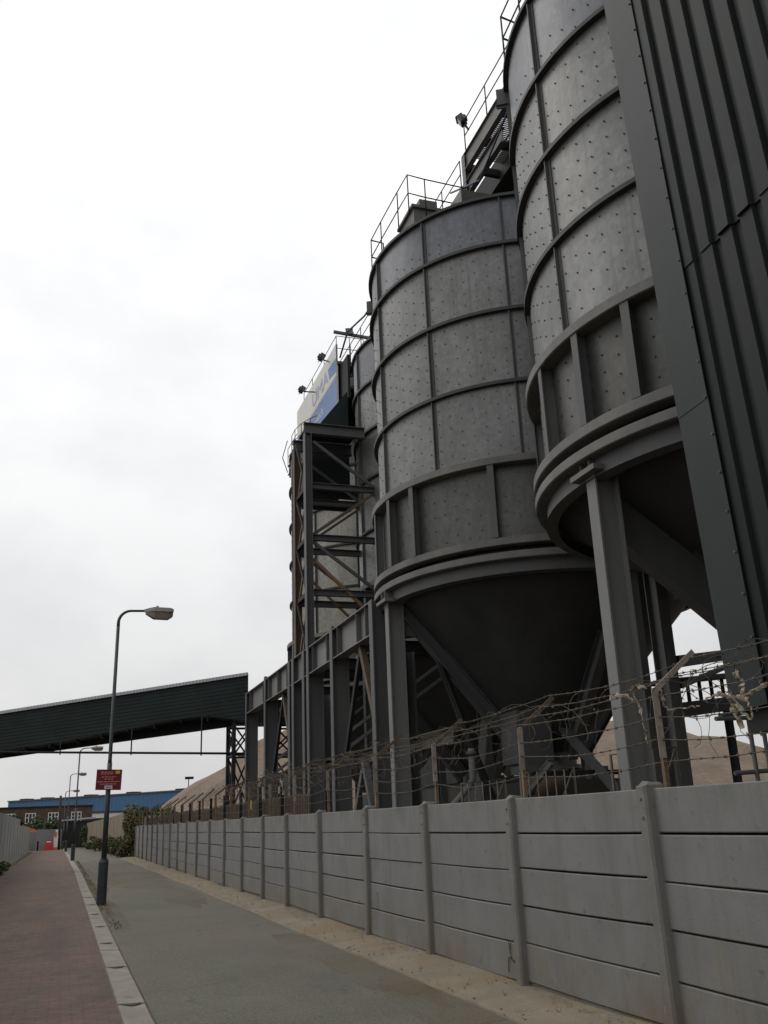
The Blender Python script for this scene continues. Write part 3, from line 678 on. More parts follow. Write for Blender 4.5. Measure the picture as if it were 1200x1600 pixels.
def rail2(root):
    m = MB(); m.box(9.95, 10.85, 20.0, 20.9, 2.75, 3.95); m.box(9.9, 10.9, 19.95, 20.0, 2.7, 2.78); m.box(10.0, 10.8, 19.99, 20.0, 3.3, 3.34); m.build('gate_box', 'steel', root)
    m = MB(); m.box(9.8, 10.95, 19.6, 20.2, 2.5, 2.68); m.build('gate_tray', 'galv', root)
    zt = 16.42
    railing(root, [(7.46, 21.85, zt), (7.46, 20.95, zt), (7.48, 19.6, zt), (7.5, 18.85, zt), (8.0, 18.9, zt), (9.2, 18.95, zt)], 1.18)
    m = MB(); m.tube([(7.46, 21.85, zt+1.18), (7.85, 21.9, zt+1.18), (7.85, 21.9, zt+.61), (7.46, 21.85, zt+.61)], .022, 6); m.build('rail_return', 'steel_dark', root)
    m = MB(); m.box(7.75, 8.9, 19.15, 20.2, zt-.1, zt+.42); m.box(7.68, 8.97, 19.08, 20.27, zt+.42, zt+.5); m.box(7.95, 8.45, 19.2, 19.9, zt+.5, zt+.78)
    m.build('roof_hatch', 'flange', root)
    m = MB(); m.box(8.7, 9.6, 18.2, 19.0, zt-.05, zt+.5); m.build('vent_box', 'galv_grey', root)
    m = MB(); m.ibeam((7.55, 21.6, zt-.02), (8.2, 20.0, zt+.55), .14, .22, .02); m.build('roof_beam', 'steel', root)
silo('second nearest galvanised silo, with guard rail and hatch on its rim', 11.39, 20.97, 4.03, [7.37, 9.29, 11.2, 13.1, 14.92], 16.28, 6.62, 'steel_pale', True, rail2, 2, legs=(180, 90, 270, 8), zfoot_cone=3.0, hipdepth=.34)
def rail1(root):
    zt = 15.85; cx, cy = 11.39, 11.57
    railing(root, [(7.42, 13.05, zt), (7.36, 12.2, zt), (7.3, 11.2, zt), (7.35, 10.2, zt)], 1.15)
    m = MB(); m.tube([(7.42, 13.05, zt+1.15), (7.75, 13.1, zt+1.15), (7.75, 13.1, zt+.6), (7.42, 13.05, zt+.6)], .022, 6); m.build('rail_return', 'steel_dark', root)
    m = MB(); m.tube([(7.75, 11.75+.32*math.cos(t*.3), zt+.45+.34*math.sin(t*.3)) for t in range(22)], .05, 8); m.box(7.7, 8.3, 11.3, 12.2, zt-.1, zt+.18); m.build('hand_wheel', 'hoop', root)
silo('nearest galvanised silo, its right side hidden by the dark clad tower', 11.39, 11.57, 4.17, [7.06, 8.79, 10.59, 12.32, 13.98], 15.78, 6.38, 'steel_pale', True, rail1, 3, hipdepth=.74, legw=True)
silo('galvanised silo standing behind the bracing tower, between the second silo and the farthest one', 13.59, 30.03, 4.03, [7.37, 9.29, 11.2, 13.1, 14.92, 16.75], 18.45, 6.62, 'steel', True, None, 4, zfoot_cone=3.0)
def rail4(root):
    zt = 18.5; pts = []
    for k in range(9):
        a = R_(140+k*11); pts.append((13.48+4.0*math.cos(a), 40.5+4.0*math.sin(a), zt))
    railing(root, pts, 1.1)
    m = MB(); m.tube([(13.48+4.25*math.cos(R_(158)), 40.5+4.25*math.sin(R_(158)), zt-.4), (13.48+4.5*math.cos(R_(158)), 40.5+4.5*math.sin(R_(158)), zt+.4), (13.48+4.25*math.cos(R_(158)), 40.5+4.25*math.sin(R_(158)), zt+1.3)], .022, 6); m.build('ladder_hoop', 'steel_dark', root)
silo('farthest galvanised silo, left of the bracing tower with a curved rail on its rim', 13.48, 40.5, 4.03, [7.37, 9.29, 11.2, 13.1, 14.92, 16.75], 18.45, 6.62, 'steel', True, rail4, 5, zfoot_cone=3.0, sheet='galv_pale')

# ------------------------------------------------------------------ steel portal along the yard edge
G = 7.3
gan = thing('steel_portal', 'long grey steel portal of posts and deep plated beam in front of the farther silos', 'steel frame', (G, 30, 0))
m = MB(); zt, zl = 6.95, 6.08
m.ibeam((G, 22.1, (zt+zl)/2), (G, 39.6, (zt+zl)/2), .34, zt-zl, .03)
m.build('main_beam', 'steel_pale', gan)
for y in (22.6, 23.4, 25.3, 26.5, 28.2, 31.9, 33.4, 35.1, 36.1, 38.9):
    m = MB(); m.box(G-.16, G-.02, y-.012, y+.012, zl+.035, zt-.035); m.build('web_plate', 'steel', gan)
for i, y in enumerate((22.05, 25.88, 28.75, 29.35, 30.85, 31.45, 35.6, 39.6)):
    m = MB(); m.ibeam((G+.06, y, 0), (G+.06, y, zt+(.10 if i in (1, 6) else 0)), .28, .50, .03, 0, ref=(1, 0, 0)); m.build('post', 'steel', gan)
for (ya, yb) in ((22.05, 25.88), (31.45, 35.6), (35.6, 39.6), (25.88, 28.75)):
    am = ya+(yb-ya)*.42
    if ya in (25.88, 35.6): continue
    m = MB(); m.bar((G+.05, am, zl-.02), (G+.05, yb-.55, 3.4), .10, .16); m.build('brace', 'steel_dark', gan)
    m = MB(); m.bar((G+.05, am-.03, zl-.02), (G+.05, ya+.15, 3.4), .16, .17); m.build('brace', 'brown_steel', gan)
    m = MB(); m.bar((G+.05, am, 3.1), (G+.05, ya+.2, .2), .16, .17); m.build('brace', 'steel', gan); m = MB(); m.bar((G+.05, am, 3.1), (G+.05, yb-.2, .2), .1, .16); m.build('brace', 'steel', gan)
m = MB(); m.ibeam((G+.46, 18.6, 3.27), (G+.46, 39.5, 3.27), .28, .34, .025); m.build('lower_girder', 'girder', gan)
# ties running back to the silo legs and a rear line of posts
for y in (22.05, 25.88, 29.1, 31.1, 35.6, 39.6):
    m = MB(); m.ibeam((G+.33, y, 6.5), (12.5, y, 6.5), .2, .34, .02); m.build('tie_beam', 'steel_dark', gan)
for y in (25.7, 35.2):
    m = MB(); m.ibeam((9.4, y, 0), (9.4, y, 6.3), .34, .34, .03, 0, ref=(1, 0, 0)); m.build('inner_post', 'steel', gan)
for y in (25.5, 34.9):
    for dz in (0, .45):
        m = MB(); m.bar((8.0, y+2.8, 3.6+dz), (11.5, y+.6, 6.2+dz), .08, .1); m.build('diagonal_tie', 'steel', gan)

# ------------------------------------------------------------------ bracing tower on the portal beam
tw = thing('bracing_tower', 'open steel tower with brown stained bracing, standing on the portal beam', 'steel frame', (G, 29.9, 6.95))
for (y, mt_, zt_) in ((29.1, 'steel', 14.5), (30.75, 'brown_steel', 14.5)):
    m = MB(); m.ibeam((G, y, 6.96), (G, y, zt_), .30, .24, .025, 0, ref=(1, 0, 0)); m.build('column', mt_, tw)
    for z in (12.6, 10.75, 8.85):
        m = MB(); m.ibeam((G+.14, y, z), (9.75, y, z), .18, .21, .02); m.build('cross_beam', 'steel', tw)
    m = MB(); m.ibeam((G-.12, y, 14.72), (9.4, y, 14.72), .22, .40, .025); m.build('head_beam', 'steel', tw)
for z in (12.6, 10.75, 8.85):
    m = MB(); m.bar((G, 29.27, z), (G, 30.6, z), .12, .14); m.build('link', 'steel_dark', tw)
for z0, z1 in ((6.98, 8.8), (8.9, 10.7), (10.8, 12.55), (12.65, 14.7)):
    m = MB(); m.bar((G-.05, 29.25, z0), (G-.05, 30.6, z1), .06, .09); m.build('x_brace', 'steel_dark', tw)
    m = MB(); m.bar((G+.03, 29.25, z1), (G+.03, 30.6, z0), .06, .09); m.build('x_brace', 'rust', tw)
for (x0, z0, x1, z1, mt_) in ((7.5, 14.25, 9.7, 12.7, 'steel'), (7.45, 10.85, 9.7, 12.5, 'brown_steel'), (7.45, 10.6, 9.7, 8.95, 'steel'), (7.45, 10.0, 9.7, 7.9, 'rust')):
    m = MB(); m.bar((x0, 29.1, z0), (x1, 29.1, z1), .09, .10); m.build('diagonal', mt_, tw)
    m = MB(); m.bar((x0, 30.75, z0), (x1, 30.75, z1), .07, .08); m.build('diagonal', mt_, tw)
m = MB(); m.box(7.35, 9.3, 29.3, 30.6, 14.93, 14.98); m.build('deck', 'steel_dark', tw)

th = thing('transfer_house', 'black sheeted transfer house tucked between the bracing tower and the silos', 'machine house', (8.8, 32.2, 13.4))
m = MB(); m.hexa([(8.0, 31.2, 13.5), (9.45, 31.2, 13.5), (9.45, 33.4, 13.5), (8.0, 33.4, 13.5), (8.0, 31.2, 15.5), (9.45, 31.2, 17.4), (9.45, 33.4, 17.4), (8.0, 33.4, 15.5)]); m.build('sheeting', 'gallery', th)
m = MB(); m.ibeam((8.0, 31.6, 13.3), (10.2, 31.6, 13.3), .2, .36, .02); m.ibeam((8.0, 33.0, 13.3), (10.0, 33.0, 13.3), .2, .36, .02); m.build('bearer', 'steel_dark', th)

# ------------------------------------------------------------------ conveyor gantry along the silo tops, with the advertising board
cg = thing('conveyor_gantry', 'conveyor gantry with walkway and handrails running over the tops of the silos', 'gantry', (11.4, 28, 18))
GX = 10.5
def side(y0, y1, x, z0, z1, nm, mt_): 
    q = MB(); q.ibeam((x, y0, (z0+z1)/2), (x, y1, (z0+z1)/2), .16, z1-z0, .02); q.build(nm, mt_, cg)
side(19.0, 46, GX, 19.45, 19.95, 'side_girder', 'steel'); side(19.0, 46, 13.0, 19.45, 19.95, 'side_girder', 'steel')
side(3.0, 21.6, GX, 20.35, 20.95, 'side_girder', 'flange'); side(3.0, 21.6, 13.2, 20.35, 20.95, 'side_girder', 'steel')
m = MB(); m.box(GX+.1, 12.9, 22.0, 46, 19.97, 20.03); m.build('walkway_deck', 'steel_dark', cg)
y = 4.0
while y < 21.6:
    m = MB(); m.bar((GX+.09, y, 20.5), (13.1, y, 20.5), .14, .24); m.build('floor_beam', 'steel_dark', cg); y += 1.25
y = 22.5
while y < 46:
    m = MB(); m.bar((GX+.09, y, 19.75), (12.9, y, 19.75), .12, .2); m.build('floor_beam', 'steel_dark', cg); y += 1.9
m = MB(); y = 6.0
while y < 21.2: m.box(GX+.12, 12.6, y, y+.022, 20.64, 20.68); y += .075
for x in (10.8, 11.2, 11.6, 12.0, 12.4): m.box(x, x+.03, 6, 21.2, 20.60, 20.64)
m.build('grating', 'steel', cg)
m = MB(); m.bar((11.0, 21.3, 17.2), (11.0, 15.5, 20.2), .14, .2); m.bar((12.0, 21.3, 16.9), (12.0, 15.5, 19.9), .2, .5); m.build('spout', 'steel_dark', cg)
m = MB(); m.bar((11.2, 20.4, 16.5), (11.2, 17.6, 18.4), .1, .3); m.build('chute_flange', 'flange', cg)
m = MB(); m.box(11.6, 12.6, 18, 45, 20.2, 21.1); m.build('conveyor_hood', 'steel_dark', cg)
m = MB(); m.box(12.4, 13.0, 17.2, 21.0, 16.6, 20.3); m.build('chute', 'steel_dark', cg)
for (x, y, zb_, zt_) in ((GX+.05, 21.5, 16.3, 20.9), (13.1, 21.5, 16.3, 20.9), (GX+.05, 17.2, 16.2, 20.3), (13.1, 17.2, 16.2, 20.3), (GX+.05, 11.6, 15.9, 20.3), (GX+.1, 29, 18.6, 19.45), (13, 29, 18.6, 19.45), (GX+.1, 40.5, 18.6, 19.45), (13, 40.5, 18.6, 19.45)):
    m = MB(); m.ibeam((x, y, zb_), (x, y, zt_), .22, .26, .02, 0, ref=(1, 0, 0)); m.build('support_post', 'flange' if x < 11 else 'steel', cg)
for (y0, y1, z) in ((21.8, 46, 19.95), (4, 21.3, 20.95)):
    pts = []; y = y0
    while y <= y1+.01: pts.append((GX-.05, y, z)); y += (y1-y0)/round((y1-y0)/1.55)
    railing(cg, pts, 1.03 if z < 20.5 else 1.1, r=.019, name='handrail')
m = MB(); m.tube([(GX-.1, 22.5, 20.3), (GX-.12, 20.4, 19.2), (GX-.1, 18.6, 19.9), (GX-.1, 16.5, 20.9)], .03, 6); m.build('cable', 'cable', cg); m = MB(); m.tube([(10.3, 35, 20.9), (10.2, 33.4, 21.3), (10.35, 31.5, 21.0), (10.4, 28, 20.9)], .04, 6); m.build('cable', 'cable', cg)
# sign platform
m = MB(); m.box(10.15, 11.4, 34.9, 41.5, 20.55, 20.68); m.build('platform_deck', 'galv_grey', cg)
railing(cg, [(10.15, 41.0, 20.7), (10.15, 39.3, 20.7), (10.15, 37.1, 20.7), (10.15, 35.0, 20.7), (10.75, 35.0, 20.7), (11.4, 35.0, 20.7)], 1.25, name='platform_rail')
m = MB(); m.bar((10.0, 34.85, 22.05), (11.9, 34.85, 21.95), .1, .12); m.build('lamp_bar', 'steel', cg)
m = MB(); m.box(10.3, 10.42, 33.9, 41.2, 18.5, 20.5); m.build('board_backing', 'steel_dark', cg)

bd = thing('advertising_board', 'white and blue advertising board with pale lettering, above the bracing tower', 'sign', (10.12, 38.4, 18.65))
BX, y0, y1, zb_, zt_ = 10.12, 35.0, 42.4, 18.65, 21.55
m = MB(); m.box(BX, BX+.08, y0, y1, zb_, zt_); m.build('panel', 'offwhite', bd)
m = MB(); m.box(BX-.006, BX-.001, y0+.02, y1-.02, zb_+.01, zb_+1.38); m.build('lower_band', 'sblue', bd)
m = MB(); m.hexa([(BX-.006, y0+.02, 20.2), (BX-.001, y0+.02, 20.2), (BX-.001, y0+1.15, 20.35), (BX-.006, y0+1.15, 20.35), (BX-.006, y0+.02, 20.85), (BX-.001, y0+.02, 20.85), (BX-.001, y0+1.35, 20.95), (BX-.006, y0+1.35, 20.95)]); m.build('corner_flash', 'sblue', bd)
ux, uz = (0, -1, 0), (0, 0, 1)
letters('UMA', 1.02, bd, 'lettering', 'letter', (BX-.008, 39.3, 20.33), ux, uz, .004, 'LEFT', 1.35)
letters('Greenwich', .50, bd, 'lettering', 'white', (BX-.010, 40.0, 19.25), ux, uz, .003, 'LEFT', 1.2)
letters('aggregates', .30, bd, 'lettering', 'white', (BX-.010, 39.4, 18.88), ux, uz, .003, 'LEFT', 1.3)
m = MB(); m.box(BX-.004, BX-.0008, y0+.02, y1-.02, 20.10, 20.12); m.build('stripe', 'yellow', bd)

def flood(lab, p, aim=(1, 0, -.6), arm=None):
    r0 = thing('floodlight', lab, 'floodlight', p, 'floodlights on the silo tops'); p = Vector(p); a = Vector(aim).normalized(); u = a.cross(Vector((0, 0, 1))).normalized(); v = u.cross(a)
    m = MB(); m.obox(p, a*.10, u*.16, v*.12); m.obox(p-a*.13, a*.03, u*.10, v*.07); m.obox(p+v*.125+a*.02, a*.12, u*.17, v*.006); m.build('housing', 'steel', r0)
    m = MB(); m.obox(p+a*.105, a*.006, u*.14, v*.10); m.build('glass', 'bulb', r0)
    m = MB()
    if arm: m.tube([p-v*.1, Vector(arm)], .03, 6)
    m.tube([p-u*.18-v*.02, p-u*.18-v*.19, p+u*.18-v*.19, p+u*.18-v*.02], .015, 6); m.build('bracket', 'steel_dark', r0)
flood('floodlight on a short arm at the left end of the advertising board', (9.35, 38.2, 20.75), arm=(10.1, 38.6, 20.9))
flood('floodlight on a short arm at the middle of the advertising board', (9.55, 35.35, 21.0), arm=(10.1, 36.2, 21.3))
flood('floodlight on the bar behind the right end of the advertising board', (10.7, 34.8, 22.15), aim=(-.3, -.9, -.5))
flood('dark floodlight on the handrail between the two nearest silos', (10.40, 21.3, 22.1), aim=(-.8, .5, -.6), arm=(10.5, 21.1, 21.6))

# ------------------------------------------------------------------ clad tower at the right
ct = thing('clad_tower', 'tall dark green tower clad in vertical ribbed sheeting at the right', 'tower', (7.4, 4.5, 0))
X0, YF, YN, ZB, ZS = 6.5, 7.95, .6, 2.72, 7.74
ct.rotation_euler = (-.042, 0, 0)
def ribs(x, ya, yb, z0, z1, nm, shift=0, lift=None):
    m = MB(); p = .333; pts = []; y = ya
    while y > yb:
        for dy, dx in ((0, 0), (.180, .0), (.205, .062), (.300, .062), (.326, 0)):
            if dy < .33: pts.append((y-dy, x+dx))
        y -= p
    rr = random.Random(3)
    for (a, b) in zip(pts, pts[1:]):
        zz0 = z0
        if lift and lift[0] > a[0] > lift[1]: m.face([(a[1]-.02, a[0], z0), (b[1]-.02, b[0], z0), (b[1], b[0], z0+.6), (a[1], a[0], z0+.6)]); zz0 = z0+.6
        m.face([(a[1], a[0], zz0), (b[1], b[0], zz0), (b[1], b[0], z1), (a[1], a[0], z1)])
    m.build(nm, 'clad', ct)
ribs(X0, YF-.51, YN, ZB, ZS+.1, 'lower_sheeting'); ribs(X0-.014, YF-.51, YN, ZS, 19, 'upper_sheeting', lift=(7.0, 6.2))
m = MB(); rr = random.Random(8); zz = [ZB-.02, 6.05, 9.3, 12.6, 15.9, 19]
for i, (a, b) in enumerate(zip(zz, zz[1:])):
    x = X0-.035-.006*(i % 2); m.hexa([(x, YF-.53, a), (x+.012, YF-.53, a), (x+.012, YF+.01, a), (x, YF+.01, a), (x, YF-.53, b+.06), (x+.012, YF-.53, b+.06), (x+.012, YF+.01, b+.06), (x, YF+.01, b+.06)])
    m.box(x+.012, x+.5, YF-.002, YF+.010, a, b+.06)
z = ZB+.2
while z < 18.8:
    m.tube([(X0-.055, YF-.5, z), (X0-.02, YF-.5, z)], .013, 6, 1); z += .45
m.build('corner_flashing', ['flash', 'bolt'], ct)
m = MB(); m.box(X0+.05, 8.25, YN, YF-.02, ZB+.02, 19); m.build('core', 'clad', ct)
m = MB(); m.box(X0+.06, 8.2, YN+.1, YF-.1, ZB-.25, ZB+.015); m.build('base_frame', 'steel_dark', ct)
for (x, y) in ((7.9, 7.5), (7.9, 1.0), (6.9, 1.0)):
    m = MB(); m.ibeam((x, y, 0), (x, y, ZB-.25), .25, .25, .02, 0, ref=(1, 0, 0)); m.build('leg', 'steel_dark', ct)

# ------------------------------------------------------------------ plant clutter behind the fence
cv = thing('inclined_conveyor', 'dark belt conveyor on rollers seen through the gap beside the clad tower', 'conveyor', (15, 16, 2))
a0, a1 = Vector((11.8, 17.0, 3.55)), Vector((18.5, 19.3, 4.35))
m = MB(); m.bar(a0, a1, .9, .30); m.build('truss_side', 'steel_dark', cv)
m = MB(); m.bar(a0+Vector((0, 0, .62)), a1+Vector((0, 0, .62)), .75, .10); m.build('belt', 'notch', cv)
for k in range(16):
    p = a0.lerp(a1, (k+.5)/16); m = MB(); m.bar(p+Vector((0, 0, .15)), p+Vector((0, 0, .57)), .06, .06); m.build('roller', 'steel_dark', cv)
m = MB(); m.tube([a0+Vector((-.3, -.5, 1.0)), a1+Vector((0, -.5, 1.05))], .03, 6); m.build('handrail', 'steel', cv)
m = MB(); m.bar((11.5, 15.8, 4.42), (14.6, 18.0, 5.0), .16, .24); m.bar((11.6, 15.9, 3.95), (14.6, 18.1, 4.75), .08, .10); m.build('upper_rail', 'steel_dark', cv)
for p in (a0.lerp(a1, .35), a0.lerp(a1, .9)):
    m = MB(); m.bar((p.x, p.y, 0), p, .14, .14); m.build('leg', 'steel_dark', cv)
ps = thing('pipe_scaffold', 'open scaffold of galvanised tubes with sloping struts below the clad tower', 'scaffold', (11.5, 13.5, 0))
def pp(*pts, r=.035, nm='tube', mt_='steel'): 
    q = MB(); q.tube(pts, r, 7); q.build(nm, mt_, ps)
pp((9.4, 12.0, 2.95), (13.5, 13.6, 3.35)); pp((9.3, 12.0, 2.9), (13.2, 12.2, 3.0)); pp((9.5, 12.0, 2.1), (13.2, 12.2, 2.25)); pp((9.9, 12.0, 0), (9.9, 12.0, 2.95)); pp((10.15, 12.0, 0), (10.15, 12.0, 2.95))
pp((9.6, 11.9, 1.4), (11.6, 12.1, 3.6)); pp((11.6, 12.1, 3.6), (13.4, 12.6, 3.7)); pp((10.9, 12.0, 0), (10.9, 12.0, 2.6))
pp((10.0, 11.5, 1.1), (12.9, 11.9, 4.1), r=.10, nm='strut', mt_='steel_dark'); pp((10.3, 11.4, 1.0), (13.3, 11.8, 3.9), r=.06, nm='strut'); pp((11.8, 11.6, 0), (11.8, 11.6, 5.2), r=.05, nm='strut', mt_='steel_dark')
m = MB(); m.box(11.3, 13.2, 11.2, 12.0, 2.75, 3.2); m.build('planks', 'brown_steel', ps)
# loading bay clutter under the silos: pipe bends, frames, hoppers, bunker walls
bw_ = thing('bunker_wall', 'dark stained concrete bunker wall behind the silo legs', 'wall', (19, 28, 0))
m = MB(); m.box(18.5, 19.0, 31, 62, 0, 3.2); m.build('wall', 'cone', bw_)
for y in (32, 35.5, 39, 42.5, 46, 50, 54, 58):
    m = MB(); m.box(18.2, 18.5, y-.2, y+.2, 0, 3.3); m.build('buttress', 'steel_dark', bw_)
m = MB(); m.box(18.4, 19.1, 44, 58, 3.2, 6.4); m.build('upper_sheeting', 'gallery', bw_)
def gate(lab, x, y, w, h):
    r0 = thing('tubular_barrier', lab, 'barrier', (x, y, 0), 'tubular barriers in the plant yard'); m = MB()
    m.tube([(x, y, 0), (x, y, h), (x+.2, y-w, h), (x+.2, y-w, 0)], .025, 6); m.tube([(x, y, h*.6), (x+.2, y-w, h*.6)], .02, 6); m.build('frame', 'galvwire', r0)
    m = MB()
    for k in range(1, 6): f = k/6; m.tube([(x+.2*f, y-w*f, .2), (x+.2*f, y-w*f, h)], .014, 5)
    m.tube([(x, y, .3), (x+.2, y-w, h)], .018, 5); m.build('bars', 'galvwire', r0)
gate('galvanised tube barrier under the second silo hopper, left one', 7.9, 15.9, 1.6, 2.35); gate('galvanised tube barrier between the second silo hopper and the nearest pale leg', 8.4, 13.6, 1.5, 2.5); gate('galvanised tube barrier standing beside the leg of the second silo', 8.0, 18.9, 1.7, 2.3)
dp = thing('drain_pipe', 'short grey bent pipe low down under the second silo', 'pipe', (8.75, 20, 0))
m = MB(); m.tube([(8.75, 20, 3.1), (8.75, 20, 2.45), (8.7, 20.05, 2.3), (8.3, 20.4, 1.8), (7.9, 20.7, 1.3), (7.9, 20.7, 0)], .075, 10); m.build('pipe', 'steel_pale', dp)
m = MB(); m.tube([(8.75, 20, 2.95), (8.75, 20, 3.03)], .12, 10); m.build('collar', 'steel', dp)
def strut(lab, a, b, w, mt_='steel'):
    m = MB(); m.bar(a, b, w, w*.8); m.bar(Vector(a)+Vector((0, .03, w*.5)), Vector(b)+Vector((0, .03, w*.5)), w*1.5, .02); tag(m.build('raking_strut', mt_, org=Vector(b) if b[2] < a[2] else Vector(a)), lab, 'strut', 'raking struts under the silos')
strut('raking steel strut from the second silo outlet down to the right', (11.2, 20.2, 3.6), (11.0, 15.2, .2), .16)
strut('raking steel strut leaning up to the left behind the second silo leg', (8.4, 19.6, .2), (10.6, 22.4, 5.9), .14)
strut('dark raking strut crossing behind the second silo leg', (8.3, 21.3, 6.2), (9.6, 19.6, .3), .16, 'steel_dark')
strut('raking steel strut low down between the second silo leg and its hopper', (7.9, 19.2, .3), (9.3, 17.3, 2.6), .13)
strut('long dark strut rising under the nearest silo', (9.0, 14.6, .2), (10.9, 16.6, 4.6), .16, 'steel_dark')
mc = thing('feed_hopper', 'dark feed hopper and motor below the second silo outlet', 'hopper', (11.4, 20.9, 0))
m = MB(); m.hexa([(10.7, 20.2, 1.2), (12.1, 20.2, 1.2), (12.1, 21.6, 1.2), (10.7, 21.6, 1.2), (10.2, 19.6, 2.35), (12.6, 19.6, 2.35), (12.6, 22.2, 2.35), (10.2, 22.2, 2.35)]); m.build('bin', 'steel', mc)
m = MB(); m.tube([(9.9, 19.4, 2.2), (10.6, 19.4, 2.2)], .24, 12); m.tube([(9.75, 19.4, 2.2), (9.9, 19.4, 2.2)], .17, 12); m.build('motor', 'brown_steel', mc)
for (x, y) in ((10.3, 19.7), (12.5, 19.7), (10.3, 22.1), (12.5, 22.1)):
    m = MB(); m.box(x-.07, x+.07, y-.07, y+.07, 0, 1.6); m.build('leg', 'steel_dark', mc)
m = MB(); m.box(9.5, 13, 18.6, 18.75, 1.3, 1.5); m.box(9.5, 13, 18.6, 18.75, 2.4, 2.5); m.build('frame', 'steel_dark', mc)

# ------------------------------------------------------------------ conveyor gallery over the path
gl = thing('conveyor_gallery', 'dark ribbed conveyor gallery with pale roof edge crossing above the path', 'conveyor', (7.6, 42, 5))
A, B = Vector((7.62, 42.0, 0)), Vector((-3.1, 48.0, 0)); dirv = (B-A); Lg = dirv.length; dirv.normalize(); nrm = Vector((dirv.y, -dirv.x, 0)); nrm = Vector((-.18, -.98, 0)).normalized()   # towards the path
zb0, zt0, zb1, zt1 = 6.03, 8.16, 5.31, 7.13
def gp(s_, f, out_=0): # s along, f 0 bottom..1 top
    zz0, zz1 = zb0+(zb1-zb0)*s_/Lg, zt0+(zt1-zt0)*s_/Lg
    return A+dirv*s_+nrm*out_+Vector((0, 0, zz0+(zz1-zz0)*f))
Le = Lg*1.9; m = MB(); dp_ = 1.5
bot_pts = [(0, 6.03), (.5, 6.12), (1.6, 6.33), (2.6, 6.35), (4.2, 6.18), (6.6, 5.89), (8.8, 5.63), (12.3, 5.31), (Le, 5.31-(Le-12.3)*.09)]
def bz(s_):
    for (a_, u_), (b_, v_) in zip(bot_pts, bot_pts[1:]):
        if s_ <= b_: return u_+(v_-u_)*(s_-a_)/(b_-a_)
    return bot_pts[-1][1]
def gq(s_, dz, o_):           # dz below the eave line
    z = zt0+(zt1-zt0)*s_/Lg-dz*(1-.10*s_/Lg); p = A+dirv*s_+nrm*o_; return Vector((p.x, p.y, max(z, bz(s_))))
ss = [Le*k/70 for k in range(71)]
rows = []; dz = 0
while dz < 2.7: rows += [(dz, 0), (dz+.10, 0), (dz+.115, -.016), (dz+.155, -.016)]; dz += .17
for s0, s1 in zip(ss, ss[1:]):
    for (d0, o0), (d1, o1) in zip(rows, rows[1:]):
        q = [gq(s0, d1, o1), gq(s1, d1, o1), gq(s1, d0, o0), gq(s0, d0, o0)]
        if (q[0]-q[3]).length+(q[1]-q[2]).length > .002: m.face(q)
    m.face([gq(s0, 9, 0), gq(s1, 9, 0), gq(s1, 9, -dp_), gq(s0, 9, -dp_)])
m.face([gq(0, 9, -dp_), gq(Le, 9, -dp_), gq(Le, 0, -dp_), gq(0, 0, -dp_)]); m.face([gq(0, 9, 0), gq(0, 0, 0), gq(0, 0, -dp_), gq(0, 9, -dp_)])
m.build('cladding', 'gallery', gl)
m = MB(); npr = 12                     # barrel roof sheet with fine corrugation along its length
for s_i in range(int(Le/.16)):
    s0, s1 = s_i*.16, (s_i+1)*.16; h = .012
    for k in range(npr):
        t0_, t1_ = k/npr, (k+1)/npr
        q = lambda s_, t_, e_: gp(s_, 1, .08-(dp_+.16)*t_)+Vector((0, 0, -.06+(.12)*math.sin(math.pi*t_)**.35+e_))
        m.face([q(s0, t0_, 0), q(s0+.08, t0_, h), q(s0+.08, t1_, h), q(s0, t1_, 0)]); m.face([q(s0+.08, t0_, h), q(s1, t0_, 0), q(s1, t1_, 0), q(s0+.08, t1_, h)])
m.build('roof', 'roofsheet', gl)
m = MB()
for s_i in range(int(Le/.16)):
    s0, s1 = s_i*.16, (s_i+1)*.16; t = lambda s_, o_, dz: gp(s_, 1, o_)+Vector((0, 0, dz))
    m.face([t(s0, .10, -.10), t(s0+.08, .125, -.10), t(s0+.08, .125, .04), t(s0, .10, .04)]); m.face([t(s0+.08, .125, -.10), t(s1, .10, -.10), t(s1, .10, .04), t(s0+.08, .125, .04)])
m.build('eave_strip', 'roofsheet', gl)
m = MB(); m.bar(gp(0, 0, .03), gp(0, 1, .03), .06, .04); m.build('end_trim', 'steel_dark', gl)
for k in range(13):
    s_ = .6+k*1.28; p = gq(s_, 9, .02); m = MB(); m.bar(p+Vector((0, 0, .02)), p-Vector((0, 0, .20 if k % 2 else .10)), .05, .07)
    m.bar(p+nrm*-.05-Vector((0, 0, .06)), p+nrm*-1.45-Vector((0, 0, .06)), .08, .11); m.build('floor_joist', 'steel_dark', gl)
def rodz(s_): return 4.66+(5.34-4.66)*s_/Lg-.03
m = MB(); m.tube([A+dirv*(-.0)+nrm*.0+Vector((0, 0, rodz(0))), A+dirv*Le+Vector((0, 0, rodz(Le)))], .05, 8); m.build('service_pipe', 'steel_dark', gl)
for s_ in (2.15, 5.5, 9.0, 13.0):
    p = gq(s_, 9, 0); m = MB(); m.tube([p, Vector((p.x, p.y, rodz(s_)-.1))], .035, 6); m.build('hanger', 'steel_dark', gl)
